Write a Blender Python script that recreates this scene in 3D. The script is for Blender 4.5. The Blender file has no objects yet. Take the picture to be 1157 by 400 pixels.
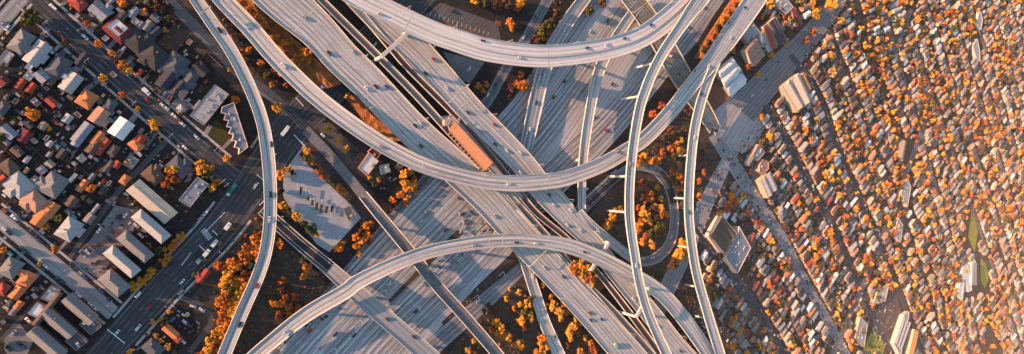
import bpy, math, random
import numpy as np
from mathutils import Matrix, Vector
random.seed(7); rng = np.random.default_rng(7)
SC = bpy.context.scene
COL = SC.collection
R = math.radians
# ------------------------------------------------------------------ camera, sky, sun, exposure
CAM_H, FPX, TILT = 500.0, 690.0, R(30)
cam = bpy.data.objects.new('camera', bpy.data.cameras.new('camera')); COL.objects.link(cam)
cam.location = (0, 0, CAM_H); cam.rotation_euler = (0, -TILT, 0)
cam.data.sensor_width = 36; cam.data.lens = 36*FPX/1157
cam.data.clip_start = 1; cam.data.clip_end = 20000
SC.camera = cam
SUN_EL = R(10.0); SHX, SHY = 0.982, -0.189        # the way shadows fall on the ground
world = bpy.data.worlds.new('World'); SC.world = world; world.use_nodes = True
wn = world.node_tree
sky = wn.nodes.new('ShaderNodeTexSky'); sky.sky_type = 'NISHITA'; sky.sun_disc = False
sky.sun_elevation = SUN_EL
sky.sun_rotation = math.atan2(-SHX, -SHY)
sky.dust_density = 0.3; sky.ozone_density = 1.0; sky.air_density = 1.0
wn.links.new(sky.outputs[0], wn.nodes['Background'].inputs[0])
wn.nodes['Background'].inputs[1].default_value = 0.125
sd = bpy.data.lights.new('sun', 'SUN'); sd.energy = 5.0; sd.angle = R(0.6); sd.color = (1.0, 0.54, 0.29)
sun = bpy.data.objects.new('sun', sd); COL.objects.link(sun)
ldir = Vector((SHX*math.cos(SUN_EL), SHY*math.cos(SUN_EL), -math.sin(SUN_EL)))
sun.rotation_euler = ldir.to_track_quat('-Z', 'Y').to_euler()
SC.view_settings.view_transform = 'Standard'; SC.view_settings.look = 'None'
SC.view_settings.exposure = 1.68; SC.view_settings.gamma = 1.0
SC.cycles.max_bounces = 5; SC.cycles.volume_bounces = 0

# ------------------------------------------------------------------ image point -> place
ST, CT = math.sin(TILT), math.cos(TILT)
def P(px, py, z=0.0):
    u = (px-578.5)/FPX; v = (200-py)/FPX
    dz = -CT+u*ST; k = (z-CAM_H)/dz
    return Vector(((ST+u*CT)*k, v*k, z))
def Q(p):                                          # place -> image point
    x, y, z = p[0], p[1], p[2]-CAM_H
    d = x*ST-z*CT
    return (578.5+FPX*(x*CT+z*ST)/d, 200-FPX*y/d)

# ------------------------------------------------------------------ materials
MATS = {}
class NT:
    def __init__(s, m):
        s.t = m.node_tree; s.t.nodes.clear()
        s.o = s.t.nodes.new('ShaderNodeOutputMaterial'); s.b = s.t.nodes.new('ShaderNodeBsdfPrincipled')
        s.t.links.new(s.b.outputs[0], s.o.inputs[0])
    def n(s, k, **kw):
        x = s.t.nodes.new(k)
        for a, b in kw.items(): setattr(x, a, b)
        return x
    def l(s, a, b): s.t.links.new(a, b)
    def math(s, op, a, b=None, c=None):
        m = s.n('ShaderNodeMath', operation=op)
        for i, v in enumerate((a, b, c)):
            if v is None: continue
            if isinstance(v, (int, float)): m.inputs[i].default_value = v
            else: s.l(v, m.inputs[i])
        return m.outputs[0]
    def noise(s, vec, scale, detail=3, rough=.55):
        n = s.n('ShaderNodeTexNoise'); n.inputs['Scale'].default_value = scale
        n.inputs['Detail'].default_value = detail; n.inputs['Roughness'].default_value = rough
        s.l(vec, n.inputs['Vector']); return n.outputs['Fac']
    def ramp(s, fac, a, b):
        r = s.n('ShaderNodeMapRange'); s.l(fac, r.inputs[0])
        r.inputs[1].default_value = a; r.inputs[2].default_value = b; return r.outputs[0]
    def mix(s, fac, a, b, blend='MIX'):
        m = s.n('ShaderNodeMix', data_type='RGBA', blend_type=blend)
        if isinstance(fac, (int, float)): m.inputs[0].default_value = fac
        else: s.l(fac, m.inputs[0])
        for i, v in ((6, a), (7, b)):
            if isinstance(v, tuple): m.inputs[i].default_value = (*v[:3], 1)
            else: s.l(v, m.inputs[i])
        return m.outputs[2]
    def xyz(s, vec):
        x = s.n('ShaderNodeSeparateXYZ'); s.l(vec, x.inputs[0]); return x.outputs
    def comb(s, x, y, z=0.0):
        c = s.n('ShaderNodeCombineXYZ')
        for i, v in enumerate((x, y, z)):
            if isinstance(v, (int, float)): c.inputs[i].default_value = v
            else: s.l(v, c.inputs[i])
        return c.outputs[0]
def new_mat(name):
    m = bpy.data.materials.new(name); m.use_nodes = True; MATS[name] = m; return m, NT(m)
def plain(name, c, c2=None, scale=.35, rough=.8, spec=.3, metal=0, detail=3, bump=0):
    """a material of two mottled tones"""
    if name in MATS: return MATS[name]
    m, t = new_mat(name)
    c2 = c2 or tuple(x*.62 for x in c)
    pos = t.n('ShaderNodeNewGeometry').outputs['Position']
    f = t.ramp(t.noise(pos, scale, detail, .65), .3, .7)
    f2 = t.ramp(t.noise(pos, scale*5, 2), .35, .7)
    col = t.mix(f, c2, c)
    col = t.mix(t.math('MULTIPLY', f2, .35), col, tuple(x*.55 for x in c))
    t.l(col, t.b.inputs['Base Color'])
    t.b.inputs['Roughness'].default_value = rough; t.b.inputs['Specular IOR Level'].default_value = spec
    t.b.inputs['Metallic'].default_value = metal
    if bump:
        bn = t.n('ShaderNodeBump'); bn.inputs['Strength'].default_value = bump; bn.inputs['Distance'].default_value = .3
        t.l(t.noise(pos, scale*4, 3), bn.inputs['Height']); t.l(bn.outputs[0], t.b.inputs['Normal'])
    return m
def ground_mat():
    m, t = new_mat('soil')
    pos = t.n('ShaderNodeNewGeometry').outputs['Position']
    a = t.ramp(t.noise(pos, .03, 4, .6), .35, .65); b = t.ramp(t.noise(pos, .22, 4, .7), .35, .68)
    c = t.ramp(t.noise(pos, .9, 2), .62, .75)
    col = t.mix(a, (.022, .019, .019), (.044, .038, .036))
    col = t.mix(b, col, (.017, .015, .015))
    col = t.mix(t.math('MULTIPLY', c, .55), col, (.12, .10, .09))
    x = t.xyz(pos)[0]
    far = t.ramp(x, 600, 1000)                                # paler yards and drives towards the far suburbs
    col = t.mix(far, col, t.mix(b, (.10, .085, .072), (.045, .038, .033)))
    t.l(col, t.b.inputs['Base Color']); t.b.inputs['Roughness'].default_value = .95
    t.b.inputs['Specular IOR Level'].default_value = .1
    return m
def road_mat(name, base, wear, line=.6, lane=3.9, streak=.55, edge=(.75, .75, .72), yellow=False, dash=True, patch=0.0, oilk=.75):
    """UV: u metres along, v metres across from the centre; attribute hw = half width"""
    if name in MATS: return MATS[name]
    m, t = new_mat(name)
    uv = t.n('ShaderNodeUVMap').outputs[0]; u, v, _ = t.xyz(uv)
    at = t.n('ShaderNodeAttribute', attribute_name='hw'); hw = at.outputs['Fac']
    ed = t.math('SUBTRACT', hw, t.math('ABSOLUTE', v))
    big = t.ramp(t.noise(t.comb(t.math('MULTIPLY', u, .03), t.math('MULTIPLY', v, .12)), 1, 4, .6), .3, .7)
    st = t.ramp(t.noise(t.comb(t.math('MULTIPLY', u, .006), t.math('MULTIPLY', v, .55)), 1, 3, .7), .36, .62)
    st2 = t.ramp(t.noise(t.comb(t.math('MULTIPLY', u, .015), t.math('MULTIPLY', v, 1.9)), 1, 2, .6), .4, .66)
    fine = t.noise(t.comb(u, v), .9, 3, .7)
    fr = t.math('FRACT', t.math('ADD', t.math('DIVIDE', v, lane), 100.5))     # lines sit at fr = 0 / 1
    oil = t.ramp(t.math('ABSOLUTE', t.math('SUBTRACT', fr, .5)), .36, .08)
    lite = tuple(min(1, x*1.18) for x in base)
    col = t.mix(big, base, lite)
    col = t.mix(t.math('MULTIPLY', st, streak), col, wear)
    col = t.mix(t.math('MULTIPLY', t.math('MULTIPLY', oil, t.ramp(st2, .0, .8)), oilk), col, tuple(x*.62 for x in wear))
    col = t.mix(t.math('MULTIPLY', t.ramp(fine, .5, .75), .25), col, tuple(x*.6 for x in wear))
    if patch:                                                 # slabs and repaired panels
        br = t.n('ShaderNodeTexBrick'); t.l(t.comb(t.math('DIVIDE', u, 14), t.math('DIVIDE', v, lane)), br.inputs['Vector'])
        br.inputs['Scale'].default_value = 1; br.inputs['Brick Width'].default_value = 1; br.inputs['Row Height'].default_value = 1
        br.inputs['Color1'].default_value = (0, 0, 0, 1); br.inputs['Color2'].default_value = (1, 1, 1, 1)
        br.inputs['Mortar'].default_value = (.5, .5, .5, 1); br.inputs['Mortar Size'].default_value = .004
        bx = t.xyz(br.outputs['Color'])[0]
        col = t.mix(t.math('MULTIPLY', t.ramp(bx, .55, .95), patch), col, tuple(x*.55 for x in base))
    if dash:
        du = t.math('LESS_THAN', t.math('FRACT', t.math('DIVIDE', u, 14.0)), .34)
        dv = t.math('LESS_THAN', t.math('MINIMUM', fr, t.math('SUBTRACT', 1.0, fr)), .032)
        ok = t.math('GREATER_THAN', ed, 2.6)
        col = t.mix(t.math('MULTIPLY', t.math('MULTIPLY', du, dv), t.math('MULTIPLY', ok, line)), col, (.72, .72, .70))
    le = t.math('LESS_THAN', t.math('ABSOLUTE', t.math('SUBTRACT', ed, 1.5)), .17)
    col = t.mix(t.math('MULTIPLY', le, line), col, edge)
    if yellow:
        ly = t.math('LESS_THAN', t.math('ABSOLUTE', t.math('SUBTRACT', t.math('ABSOLUTE', v), .35)), .16)
        col = t.mix(t.math('MULTIPLY', ly, .7), col, (.75, .42, .06))
    t.l(col, t.b.inputs['Base Color']); t.b.inputs['Roughness'].default_value = .82
    t.b.inputs['Specular IOR Level'].default_value = .25
    return m
SOIL = ground_mat()
CONC = road_mat('concrete_road', (.52, .49, .465), (.20, .192, .186), streak=.8, oilk=1.0, patch=.10)
CONC2 = road_mat('freeway_concrete', (.43, .425, .43), (.105, .106, .113), streak=.85, patch=.18, lane=5.0, oilk=1.0)
ASPH = road_mat('street_asphalt', (.054, .052, .056), (.032, .032, .035), line=.2)
ASPN = road_mat('fresh_asphalt', (.022, .021, .025), (.016, .015, .018), line=.6)
ASPL = road_mat('pale_asphalt', (.25, .24, .24), (.19, .185, .185), line=.15, dash=False)
ASPM = road_mat('worn_asphalt', (.125, .125, .135), (.06, .06, .068), line=.55)
ALLEY = road_mat('alley_asphalt', (.085, .08, .08), (.05, .047, .047), line=0, dash=False)
BALLAST = plain('track_ballast', (.17, .165, .17), (.085, .082, .085), .3)
PARAPET = plain('parapet_concrete', (.52, .48, .44), (.34, .315, .29), .12, detail=6)
GIRDER = plain('girder_concrete', (.36, .34, .33), (.26, .25, .24), .2)
WALK = plain('pavement_concrete', (.38, .355, .345), (.27, .255, .25), .4)
PALE = plain('pale_concrete', (.36, .355, .36), (.25, .25, .255), .12)
STEEL = plain('steel', (.30, .30, .31), None, 1, .45, .5, .8)
LAMPM = plain('lamp_metal', (.5, .48, .45), None, 1, .5)
BARK = plain('bark', (.06, .042, .03), None, 2, .9)
GLASS = plain('car_glass', (.015, .017, .02), None, 1, .1, .6)
TYRE = plain('tyre_rubber', (.012, .012, .012), None, 1, .9)

# ------------------------------------------------------------------ object helpers
THINGS = []
def mesh(name, verts, faces, mats, mi=None, smooth=False):
    me = bpy.data.meshes.new(name); me.from_pydata([tuple(v) for v in verts], [], faces)
    for m in (mats if isinstance(mats, (list, tuple)) else [mats]): me.materials.append(m)
    if mi is not None: me.polygons.foreach_set('material_index', mi)
    if smooth: me.polygons.foreach_set('use_smooth', [True]*len(me.polygons))
    me.update(); return me
def obj(name, me, parent=None, loc=(0, 0, 0), rz=0.0, scale=None):
    o = bpy.data.objects.new(name, me); COL.objects.link(o)
    o.location = loc; o.rotation_euler = (0, 0, rz)
    if scale: o.scale = scale
    if parent: o.parent = parent
    return o
def empty(name, loc, rz=0.0):
    o = bpy.data.objects.new(name, None); COL.objects.link(o); o.location = loc; o.rotation_euler = (0, 0, rz)
    o.empty_display_size = .5
    return o
def struct(o, kind='structure'): o['kind'] = kind; return o
def thing(o, look, cat, place='', group=None, axis='x', pos=None):
    """the label is finished at the end: alike looks at one place get their order in it"""
    o['category'] = cat
    if group: o['group'] = group
    THINGS.append((o, look, place, axis, pos if pos is not None else tuple(o.location)))
    return o
class MB:
    """collects boxes, prisms and quads of one mesh"""
    def __init__(s): s.v = []; s.f = []; s.m = []
    def add(s, vs, fs, mi=0):
        b = len(s.v); s.v += [tuple(v) for v in vs]; s.f += [tuple(b+i for i in f) for f in fs]; s.m += [mi]*len(fs)
    def box(s, c, d, rz=0.0, mi=0, top=1.0):
        cx, cy, cz = c; dx, dy, dz = d[0]/2, d[1]/2, d[2]
        cr, sr = math.cos(rz), math.sin(rz); vs = []
        for z, k in ((0, 1.0), (dz, top)):
            for sx, sy in ((-1, -1), (1, -1), (1, 1), (-1, 1)):
                x, y = sx*dx*k, sy*dy*k
                vs.append((cx+x*cr-y*sr, cy+x*sr+y*cr, cz+z))
        s.add(vs, [(3, 2, 1, 0), (4, 5, 6, 7), (0, 1, 5, 4), (1, 2, 6, 5), (2, 3, 7, 6), (3, 0, 4, 7)], mi)
    def prism(s, poly, z0, z1, mi=0, mi_top=None):
        n = len(poly)
        a = sum(poly[i][0]*poly[(i+1) % n][1]-poly[(i+1) % n][0]*poly[i][1] for i in range(n))
        if a < 0: poly = poly[::-1]
        vs = [(p[0], p[1], z0) for p in poly]+[(p[0], p[1], z1) for p in poly]
        s.add(vs, [(i, (i+1) % n, n+(i+1) % n, n+i) for i in range(n)]+[tuple(reversed(range(n)))], mi)
        b = len(s.v)-2*n; s.f.append(tuple(b+n+i for i in range(n))); s.m.append(mi if mi_top is None else mi_top)
    def bar(s, a, b, w, h, mi=0):
        a, b = Vector(a), Vector(b); d = (b-a).normalized()
        up = Vector((0, 0, 1)) if abs(d.z) < .95 else Vector((1, 0, 0))
        x = d.cross(up).normalized()*w/2; y = x.cross(d).normalized()*h/2
        s.add([a-x-y, a+x-y, a+x+y, a-x+y, b-x-y, b+x-y, b+x+y, b-x+y],
              [(0, 1, 2, 3), (7, 6, 5, 4), (4, 5, 1, 0), (5, 6, 2, 1), (6, 7, 3, 2), (7, 4, 0, 3)], mi)
    def tube(s, a, b, r0, r1, n=8, mi=0):
        a, b = Vector(a), Vector(b); d = (b-a).normalized()
        up = Vector((0, 0, 1)) if abs(d.z) < .95 else Vector((1, 0, 0))
        x = d.cross(up).normalized(); y = x.cross(d)
        vs = []
        for p, r in ((a, r0), (b, r1)):
            for i in range(n):
                t = 2*math.pi*i/n; vs.append(p+x*math.cos(t)*r+y*math.sin(t)*r)
        s.add(vs, [(i, n+i, n+(i+1) % n, (i+1) % n) for i in range(n)]+[tuple(range(n)), tuple(reversed(range(n, 2*n)))], mi)
    def me(s, name, mats): return mesh(name, s.v, s.f, mats, s.m)
    def ob(s, name, mats, parent=None, loc=(0, 0, 0), rz=0.0): return obj(name, s.me(name, mats), parent, loc, rz)

def spline(pts, n):
    pts = [np.array(p, float) for p in pts]; out = []
    e = [2*pts[0]-pts[1]]+pts+[2*pts[-1]-pts[-2]]
    for i in range(1, len(e)-2):
        p0, p1, p2, p3 = e[i-1:i+3]
        for k in range(n):
            t = k/n
            out.append(.5*((2*p1)+(-p0+p2)*t+(2*p0-5*p1+4*p2-p3)*t*t+(-p0+3*p1-3*p2+p3)*t**3))
    out.append(pts[-1]); return out
PATHS = {}                                          # key -> (list of (px, py, z, world tangent angle), phrase)
class Path:
    """pts: image points (x, y, width) of the centre line, z: height or one per point"""
    def __init__(s, key, phrase, pts, z, n=6, width=None):
        if not hasattr(z, '__len__'): z = [z]*len(pts)
        a = [(p[0], p[1], width if width else p[2], zz) for p, zz in zip(pts, z)]
        c = spline(a, n); s.L = []; s.Rt = []; s.C = []; s.z = []; s.u = []; s.hw = []; s.px = []
        for i, q in enumerate(c):
            d = c[min(i+1, len(c)-1)][:2]-c[max(i-1, 0)][:2]; d /= np.hypot(*d)
            nx, ny = d[1], -d[0]                       # left of travel in the picture
            l = P(q[0]+nx*q[2]/2, q[1]+ny*q[2]/2, q[3]); r = P(q[0]-nx*q[2]/2, q[1]-ny*q[2]/2, q[3])
            s.L.append(l); s.Rt.append(r); s.C.append((l+r)/2); s.z.append(q[3]); s.hw.append((l-r).length/2); s.px.append((q[0], q[1], q[2]))
            s.u.append(0 if i == 0 else s.u[-1]+(s.C[i]-s.C[i-1]).length)
        s.N = len(s.C); s.key = key; s.phrase = phrase; PATHS[key] = s
    def tan(s, i):
        d = s.C[min(i+1, s.N-1)]-s.C[max(i-1, 0)]; return math.atan2(d.y, d.x)
    def near(s, px, py):
        return min(range(s.N), key=lambda i: (s.px[i][0]-px)**2+(s.px[i][1]-py)**2)
    def dist(s, px, py):
        i = s.near(px, py)
        return math.hypot(s.px[i][0]-px, s.px[i][1]-py)-s.px[i][2]/2
    def across(s, i, v, dz=0.0):                       # v in metres, + is left
        d = (s.L[i]-s.Rt[i]).normalized(); p = s.C[i]+d*v; p.z += dz; return p
def sheet(path, name, mat, dz=0.0, parent=None, org=Vector((0, 0, 0)), thick=0.0, i0=0, i1=None, f0=-1.0, f1=1.0):
    """road sheet along a path between fractions f0..f1 of its half width; thick > 0 makes a box girder"""
    i1 = path.N if i1 is None else i1; vs = []; fs = []; uvs = []; hw = []
    idx = list(range(i0, i1)); m = len(idx)
    for i in idx:
        h = path.hw[i]
        for f in (f1, f0):
            p = path.across(i, h*f, dz)-org; vs.append(p); uvs.append((path.u[i], h*f)); hw.append(h)
    for k in range(m-1): fs.append((2*k, 2*k+1, 2*k+3, 2*k+2))
    mi = [0]*len(fs)
    if thick:
        b = len(vs)
        for i in idx:
            h = path.hw[i]
            for f, dd in ((f1, .35), (f1*.55, thick), (f0*.55, thick), (f0, .35)):
                p = path.across(i, h*f, dz-dd)-org; vs.append(p); uvs.append((0, 0)); hw.append(h)
        for k in range(m-1):
            a, c = b+4*k, b+4*k+4
            fs += [(2*k, 2*k+2, c, a), (a, c, c+1, a+1), (a+1, c+1, c+2, a+2), (a+2, c+2, c+3, a+3), (a+3, c+3, 2*k+3, 2*k+1)]
        for k in (0, m-1): fs.append((2*k, b+4*k, b+4*k+1, b+4*k+2, b+4*k+3, 2*k+1))
        mi += [1]*(len(fs)-len(mi))
    me = mesh(name, vs, fs, [mat, GIRDER], mi)
    ul = me.uv_layers.new(name='UVMap')
    lv = np.zeros(len(me.loops), np.int32); me.loops.foreach_get('vertex_index', lv)
    ul.data.foreach_set('uv', np.array(uvs, np.float32)[lv].ravel())
    at = me.attributes.new('hw', 'FLOAT', 'POINT'); at.data.foreach_set('value', hw)
    return obj(name, me, parent, org if parent is None else (0, 0, 0))
def kerb(path, name, mat, side, w=.45, h=1.0, dz=0.0, parent=None, org=Vector((0, 0, 0)), i0=0, i1=None, inset=0.0):
    i1 = path.N if i1 is None else i1; vs = []; fs = []
    for i in range(i0, i1):
        hw = path.hw[i]
        for v, z in ((hw-inset-w, -.02), (hw-inset-w*.8, h), (hw-inset, h), (hw-inset, -.6)):
            vs.append(path.across(i, side*v, dz+z)-org)
    m = i1-i0
    for k in range(m-1):
        for j in range(4):
            a, b = 4*k+j, 4*k+(j+1) % 4
            f = (a, b, b+4, a+4)
            fs.append(f if side < 0 else f[::-1])
    fs += [(0, 1, 2, 3), (4*m-1, 4*m-2, 4*m-3, 4*m-4)]
    return obj(name, mesh(name, vs, fs, mat), parent, org if parent is None else (0, 0, 0))
def poly_sheet(name, pts, mat, z=.02, kind='structure'):
    w = [P(x, y, z) for x, y in pts]
    n = len(w); a = sum(w[i].x*w[(i+1) % n].y-w[(i+1) % n].x*w[i].y for i in range(n))
    if a < 0: w = w[::-1]
    o = w[0]
    me = mesh(name, [p-o for p in w], [tuple(range(n))], mat)
    ul = me.uv_layers.new(name='UVMap')
    for lp in me.loops: ul.data[lp.index].uv = (w[lp.vertex_index].x*.62+w[lp.vertex_index].y*.78, w[lp.vertex_index].x*.78-w[lp.vertex_index].y*.62)
    at = me.attributes.new('hw', 'FLOAT', 'POINT'); at.data.foreach_set('value', [400.0]*n)
    return struct(obj(name, me, None, o), kind)
def inside(poly, x, y):
    c = False; n = len(poly)
    for i in range(n):
        (x0, y0), (x1, y1) = poly[i], poly[i-1]
        if (y0 > y) != (y1 > y) and x < (x1-x0)*(y-y0)/(y1-y0)+x0: c = not c
    return c

# ------------------------------------------------------------------ the ground and the roads on it
def grid_sheet(name, x0, x1, y0, y1, z, mat, step):
    nx, ny = int((x1-x0)/step), int((y1-y0)/step)
    vs = [(x0+(x1-x0)*i/nx, y0+(y1-y0)*j/ny, z) for j in range(ny+1) for i in range(nx+1)]
    fs = [(j*(nx+1)+i, j*(nx+1)+i+1, (j+1)*(nx+1)+i+1, (j+1)*(nx+1)+i) for j in range(ny) for i in range(nx)]
    return struct(obj(name, mesh(name, vs, fs, mat)))
grid_sheet('ground', -1200, 6000, -2600, 2600, 0, SOIL, 400)
SUBURB = plain('suburb_ground_mat', (.060, .054, .050), (.024, .022, .021), .09, .95, .1, detail=5)
sg = poly_sheet('suburb_ground', [(818, 185), (845, 150), (872, 125), (900, 66), (952, -3), (960, -60), (1235, -60), (1235, 460), (790, 460), (766, 400), (765, 330)], SUBURB, .012)
LITTER = plain('leaf_litter', (.30, .11, .035), (.07, .034, .018), .22, .95, .1, detail=5, bump=.5)
BROWN = plain('dry_brown_grass', (.085, .062, .046), (.034, .027, .023), .12, .95, .1, detail=5)
GREEN = plain('green_grass', (.055, .055, .02), (.03, .03, .014), .25, .95, .1)
FIELD = plain('sports_turf', (.30, .28, .035), (.20, .19, .028), .1, .9, .1)
DIRT = plain('bare_dirt', (.11, .066, .048), (.055, .036, .028), .18, .95, .1, detail=5)
REDDIRT = plain('red_dirt', (.24, .10, .06), (.11, .06, .04), .16, .95, .1, detail=5)
LOTA = plain('parking_asphalt', (.20, .19, .19), (.13, .125, .126), .09, .9, .2, detail=6)
LOTC = plain('pale_lot', (.38, .38, .385), (.25, .25, .255), .07, .9, .2, detail=6)
Z = iter([.020+.004*i for i in range(200)])
def road(name, key, phrase, pts, mat, width=None, n=5, kerbs=None, skip=None):
    p = Path(key, phrase, pts, 0.0, n, width); dz = next(Z)
    p.z = [dz]*p.N
    struct(sheet(p, name, mat, dz))
    if kerbs:
        for s in (1, -1):
            runs = [(0, p.N)]
            for a, b in (skip or ((), ()))[0 if s > 0 else 1]:
                ia, ib = sorted((p.near(*a), p.near(*b)))
                runs = [r for r0, r1 in runs for r in ((r0, min(r1, ia+1)), (max(r0, ib), r1)) if r[1]-r[0] > 1]
            for r0, r1 in runs: struct(kerb(p, 'pavement', WALK, s, kerbs[1], .14, 0, inset=-(kerbs[0]+kerbs[1]), i0=r0, i1=r1))
    return p
# soils and lots first, they lie lowest
poly_sheet('embankment_soil', [(240, 300), (285, 240), (350, 300), (395, 350), (300, 402), (235, 402), (225, 380), (215, 340)], BROWN, .014)
poly_sheet('loop_island', [(690, 215), (720, 195), (745, 205), (757, 240), (752, 270), (735, 284), (718, 290), (690, 270), (664, 245)], BROWN, .014)
poly_sheet('interchange_soil', [(505, 402), (540, 358), (592, 300), (640, 300), (720, 402)], BROWN, .0135)
poly_sheet('interchange_soil', [(715, 190), (760, 110), (800, 60), (815, 150), (800, 250), (745, 340), (820, 402), (770, 402), (700, 300)], BROWN, .0125)
poly_sheet('railway_soil', [(170, -6), (230, -6), (300, 95), (345, 130), (420, 215), (440, 250), (415, 262), (330, 165), (285, 120), (215, 50)], plain('railway_earth', (.085, .064, .055), (.04, .03, .027), .2, .95, .1, detail=5), .013)
poly_sheet('vacant_dirt_lot', [(178, 48), (196, 27), (212, 38), (194, 62)], DIRT, .016)
poly_sheet('lawn', [(230, 151), (245, 135), (262, 158), (245, 165)], GREEN, .016)
poly_sheet('parking_lot', [(101, 272), (130, 232), (158, 238), (150, 262), (128, 290), (112, 316), (84, 296)], LOTA, .017)
poly_sheet('parking_lot', [(8, 400), (0, 385), (22, 366), (38, 384), (30, 402)], LOTA, .017)
poly_sheet('parking_lot', [(478, 18), (498, 3), (562, 26), (566, 45), (540, 42), (505, 30)], road_mat('brown_lot', (.105, .095, .092), (.06, .055, .055), line=0, dash=False), .017)
poly_sheet('parking_lot', [(500, 58), (524, 64), (548, 70), (530, 95), (512, 80)], LOTA, .018)
poly_sheet('parking_lot', [(355, 140), (372, 138), (408, 172), (430, 180), (440, 192), (425, 212), (395, 190)], plain('warm_lot', (.12, .10, .09), (.07, .058, .052), .3, .95, .1, detail=5), .015)
poly_sheet('park_and_ride_lot', [(320, 196), (337, 174), (348, 186), (398, 233), (408, 246), (388, 268), (372, 285), (358, 276), (330, 240), (320, 222)], LOTC, .018)
poly_sheet('red_dirt_yard', [(807, 85), (825, 107), (806, 125), (797, 117)], REDDIRT, .017)
poly_sheet('car_park', [(848, 186), (858, 176), (872, 192), (858, 210), (850, 207)], ASPM, .019)
poly_sheet('rail_yard_pavement', [(806, 126), (828, 108), (842, 118), (866, 140), (856, 160), (842, 172), (826, 172), (812, 150)], road_mat('yard_slab', (.38, .335, .315), (.20, .18, .17), line=0, dash=False, patch=.5, lane=7), .017)  # sun streaks on the yard are put into the pale pinkish slab colour
poly_sheet('playing_field', [(846, 288), (853, 294), (839, 318), (833, 315)], GREEN, .017)
poly_sheet('school_field', [(986, 370), (1001, 389), (996, 404), (972, 404)], FIELD, .017)
poly_sheet('school_yard', [(996, 332), (1011, 326), (1018, 352), (1010, 388), (1001, 389), (986, 369)], plain('yard_brown', (.13, .10, .085), (.085, .068, .06), .08, .95, .1), .0165)
poly_sheet('sports_field', [(1098, 233), (1105, 262), (1101, 286), (1094, 268)], FIELD, .017)
poly_sheet('sports_field', [(1108, 292), (1114, 298), (1117, 314), (1113, 326), (1108, 318)], FIELD, .017)
poly_sheet('freeway_surface', [(290, 402), (330, 372), (402, 292), (432, 256), (466, 215), (520, 168), (566, 135), (598, 105), (640, 50), (692, -8), (822, -8), (788, 47), (752, 87), (732, 110), (700, 147), (664, 183), (640, 206), (610, 245), (576, 288), (536, 326), (470, 402)], road_mat('freeway_base', (.42, .415, .42), (.22, .22, .225), streak=.6, line=0, dash=False, patch=.12, lane=4.1), .016)

road('railway_bed', 'rail', 'railway corridor', [(182, -8, 12), (198, 8, 12), (240, 50, 12), (272, 84, 12), (306, 108, 12), (345, 146, 11)], BALLAST, n=4)
road('avenue', 'S1', 'dark avenue', [(30, -7, 22), (60, 21, 22), (95, 53, 22), (140, 94, 22), (175, 125, 22), (209, 154, 22), (262, 200, 24), (287, 222, 24)], ASPH, n=8, kerbs=(2.2, 1.7), skip=((((247, 188), (290, 225)),), (((247, 188), (290, 225)),)))
road('boulevard', 'S2', 'wide cross boulevard', [(108, 412, 33), (143, 372, 33), (195, 314, 35), (246, 260, 38), (287, 205, 40), (325, 150, 42), (372, 100, 42), (420, 48, 40), (460, 8, 38), (490, -25, 36)], ASPH, n=9, kerbs=(1.2, 1.8), skip=((((306, 182), (262, 240)), ((500, -30), (318, 160)), ((143, 372), (100, 420))), (((312, 175), (264, 236)), ((500, -30), (330, 150)), ((120, 395), (138, 378)))))
road('side_street', 'S4', 'pale side street', [(-8, 242, 18), (48, 288, 18), (88, 321, 18), (128, 354, 18)], ASPL, kerbs=(2.6, 1.5))
road('side_street', 'S0', 'top corner street', [(26, -4, 17), (-8, 36, 17)], ASPL, kerbs=(1.5, 1.4))
road('alley', 'A1', 'back alley', [(192, 155, 6), (160, 188, 6), (136, 214, 6), (112, 245, 5.5), (92, 272, 5), (78, 292, 5)], ALLEY)
road('alley', 'A2', 'lower alley', [(64, 318, 4.5), (40, 342, 4.5), (-6, 392, 4.5)], ALLEY)
road('alley', 'A3', 'curved driveway', [(203, 336, 6), (222, 343, 6), (236, 355, 6), (238, 366, 6), (228, 380, 6), (214, 398, 6)], ALLEY)
road('frontage_road', 'T1', 'dark frontage road', [(624, -10, 12), (594, 44, 12), (570, 80, 12), (551, 114, 12), (522, 150, 12), (478, 207, 13), (447, 243, 13), (405, 293, 13), (360, 345, 13), (310, 402, 13)], ASPM)
# the sunken freeway: lane groups on the pale base
road('freeway_lanes', 'F1', 'sunken freeway', [(675, -8, 24), (640, 40, 24), (590, 118, 24), (545, 168, 28), (478, 238, 32), (420, 300, 34), (366, 360, 34), (325, 404, 34)], CONC2)
road('freeway_lanes', 'F2', 'sunken freeway', [(724, -8, 30), (690, 40, 32), (655, 90, 34), (610, 150, 36), (560, 205, 38), (505, 262, 40), (452, 316, 42), (405, 366, 42), (370, 404, 42)], CONC2)
road('freeway_lanes', 'F3', 'sunken freeway', [(806, -8, 30), (770, 40, 32), (735, 84, 34), (690, 138, 36), (640, 188, 38), (590, 236, 40), (540, 285, 42), (490, 336, 44), (440, 386, 44), (418, 410, 44)], CONC2)
road('collector_road', 'F4', 'collector road beside the freeway', [(700, 195, 12), (680, 214, 13), (655, 238, 14), (622, 272, 16), (585, 305, 18), (545, 342, 20), (500, 382, 20), (474, 406, 20)], road_mat('collector_concrete', (.22, .22, .23), (.09, .09, .10), streak=.7))
road('median_strip', 'M1', 'freeway median', [(520, 262, 8), (480, 300, 6), (440, 341, 4)], BROWN)
road('median_strip', 'M2', 'freeway median', [(612, 262, 10), (578, 296, 12), (540, 330, 9), (500, 366, 4)], BROWN)
road('loop_ramp', 'LP', 'round loop ramp', [(714, 294, 9), (724, 296, 10), (740, 292, 11), (754, 279, 11), (760.5, 262, 10), (761.5, 239, 9.5), (757, 214, 10), (745, 196, 11), (730, 188.5, 11), (716, 188.5, 11), (700, 197, 10)], road_mat('loop_paving', (.17, .165, .165), (.08, .078, .078), line=.5), n=8)
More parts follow.
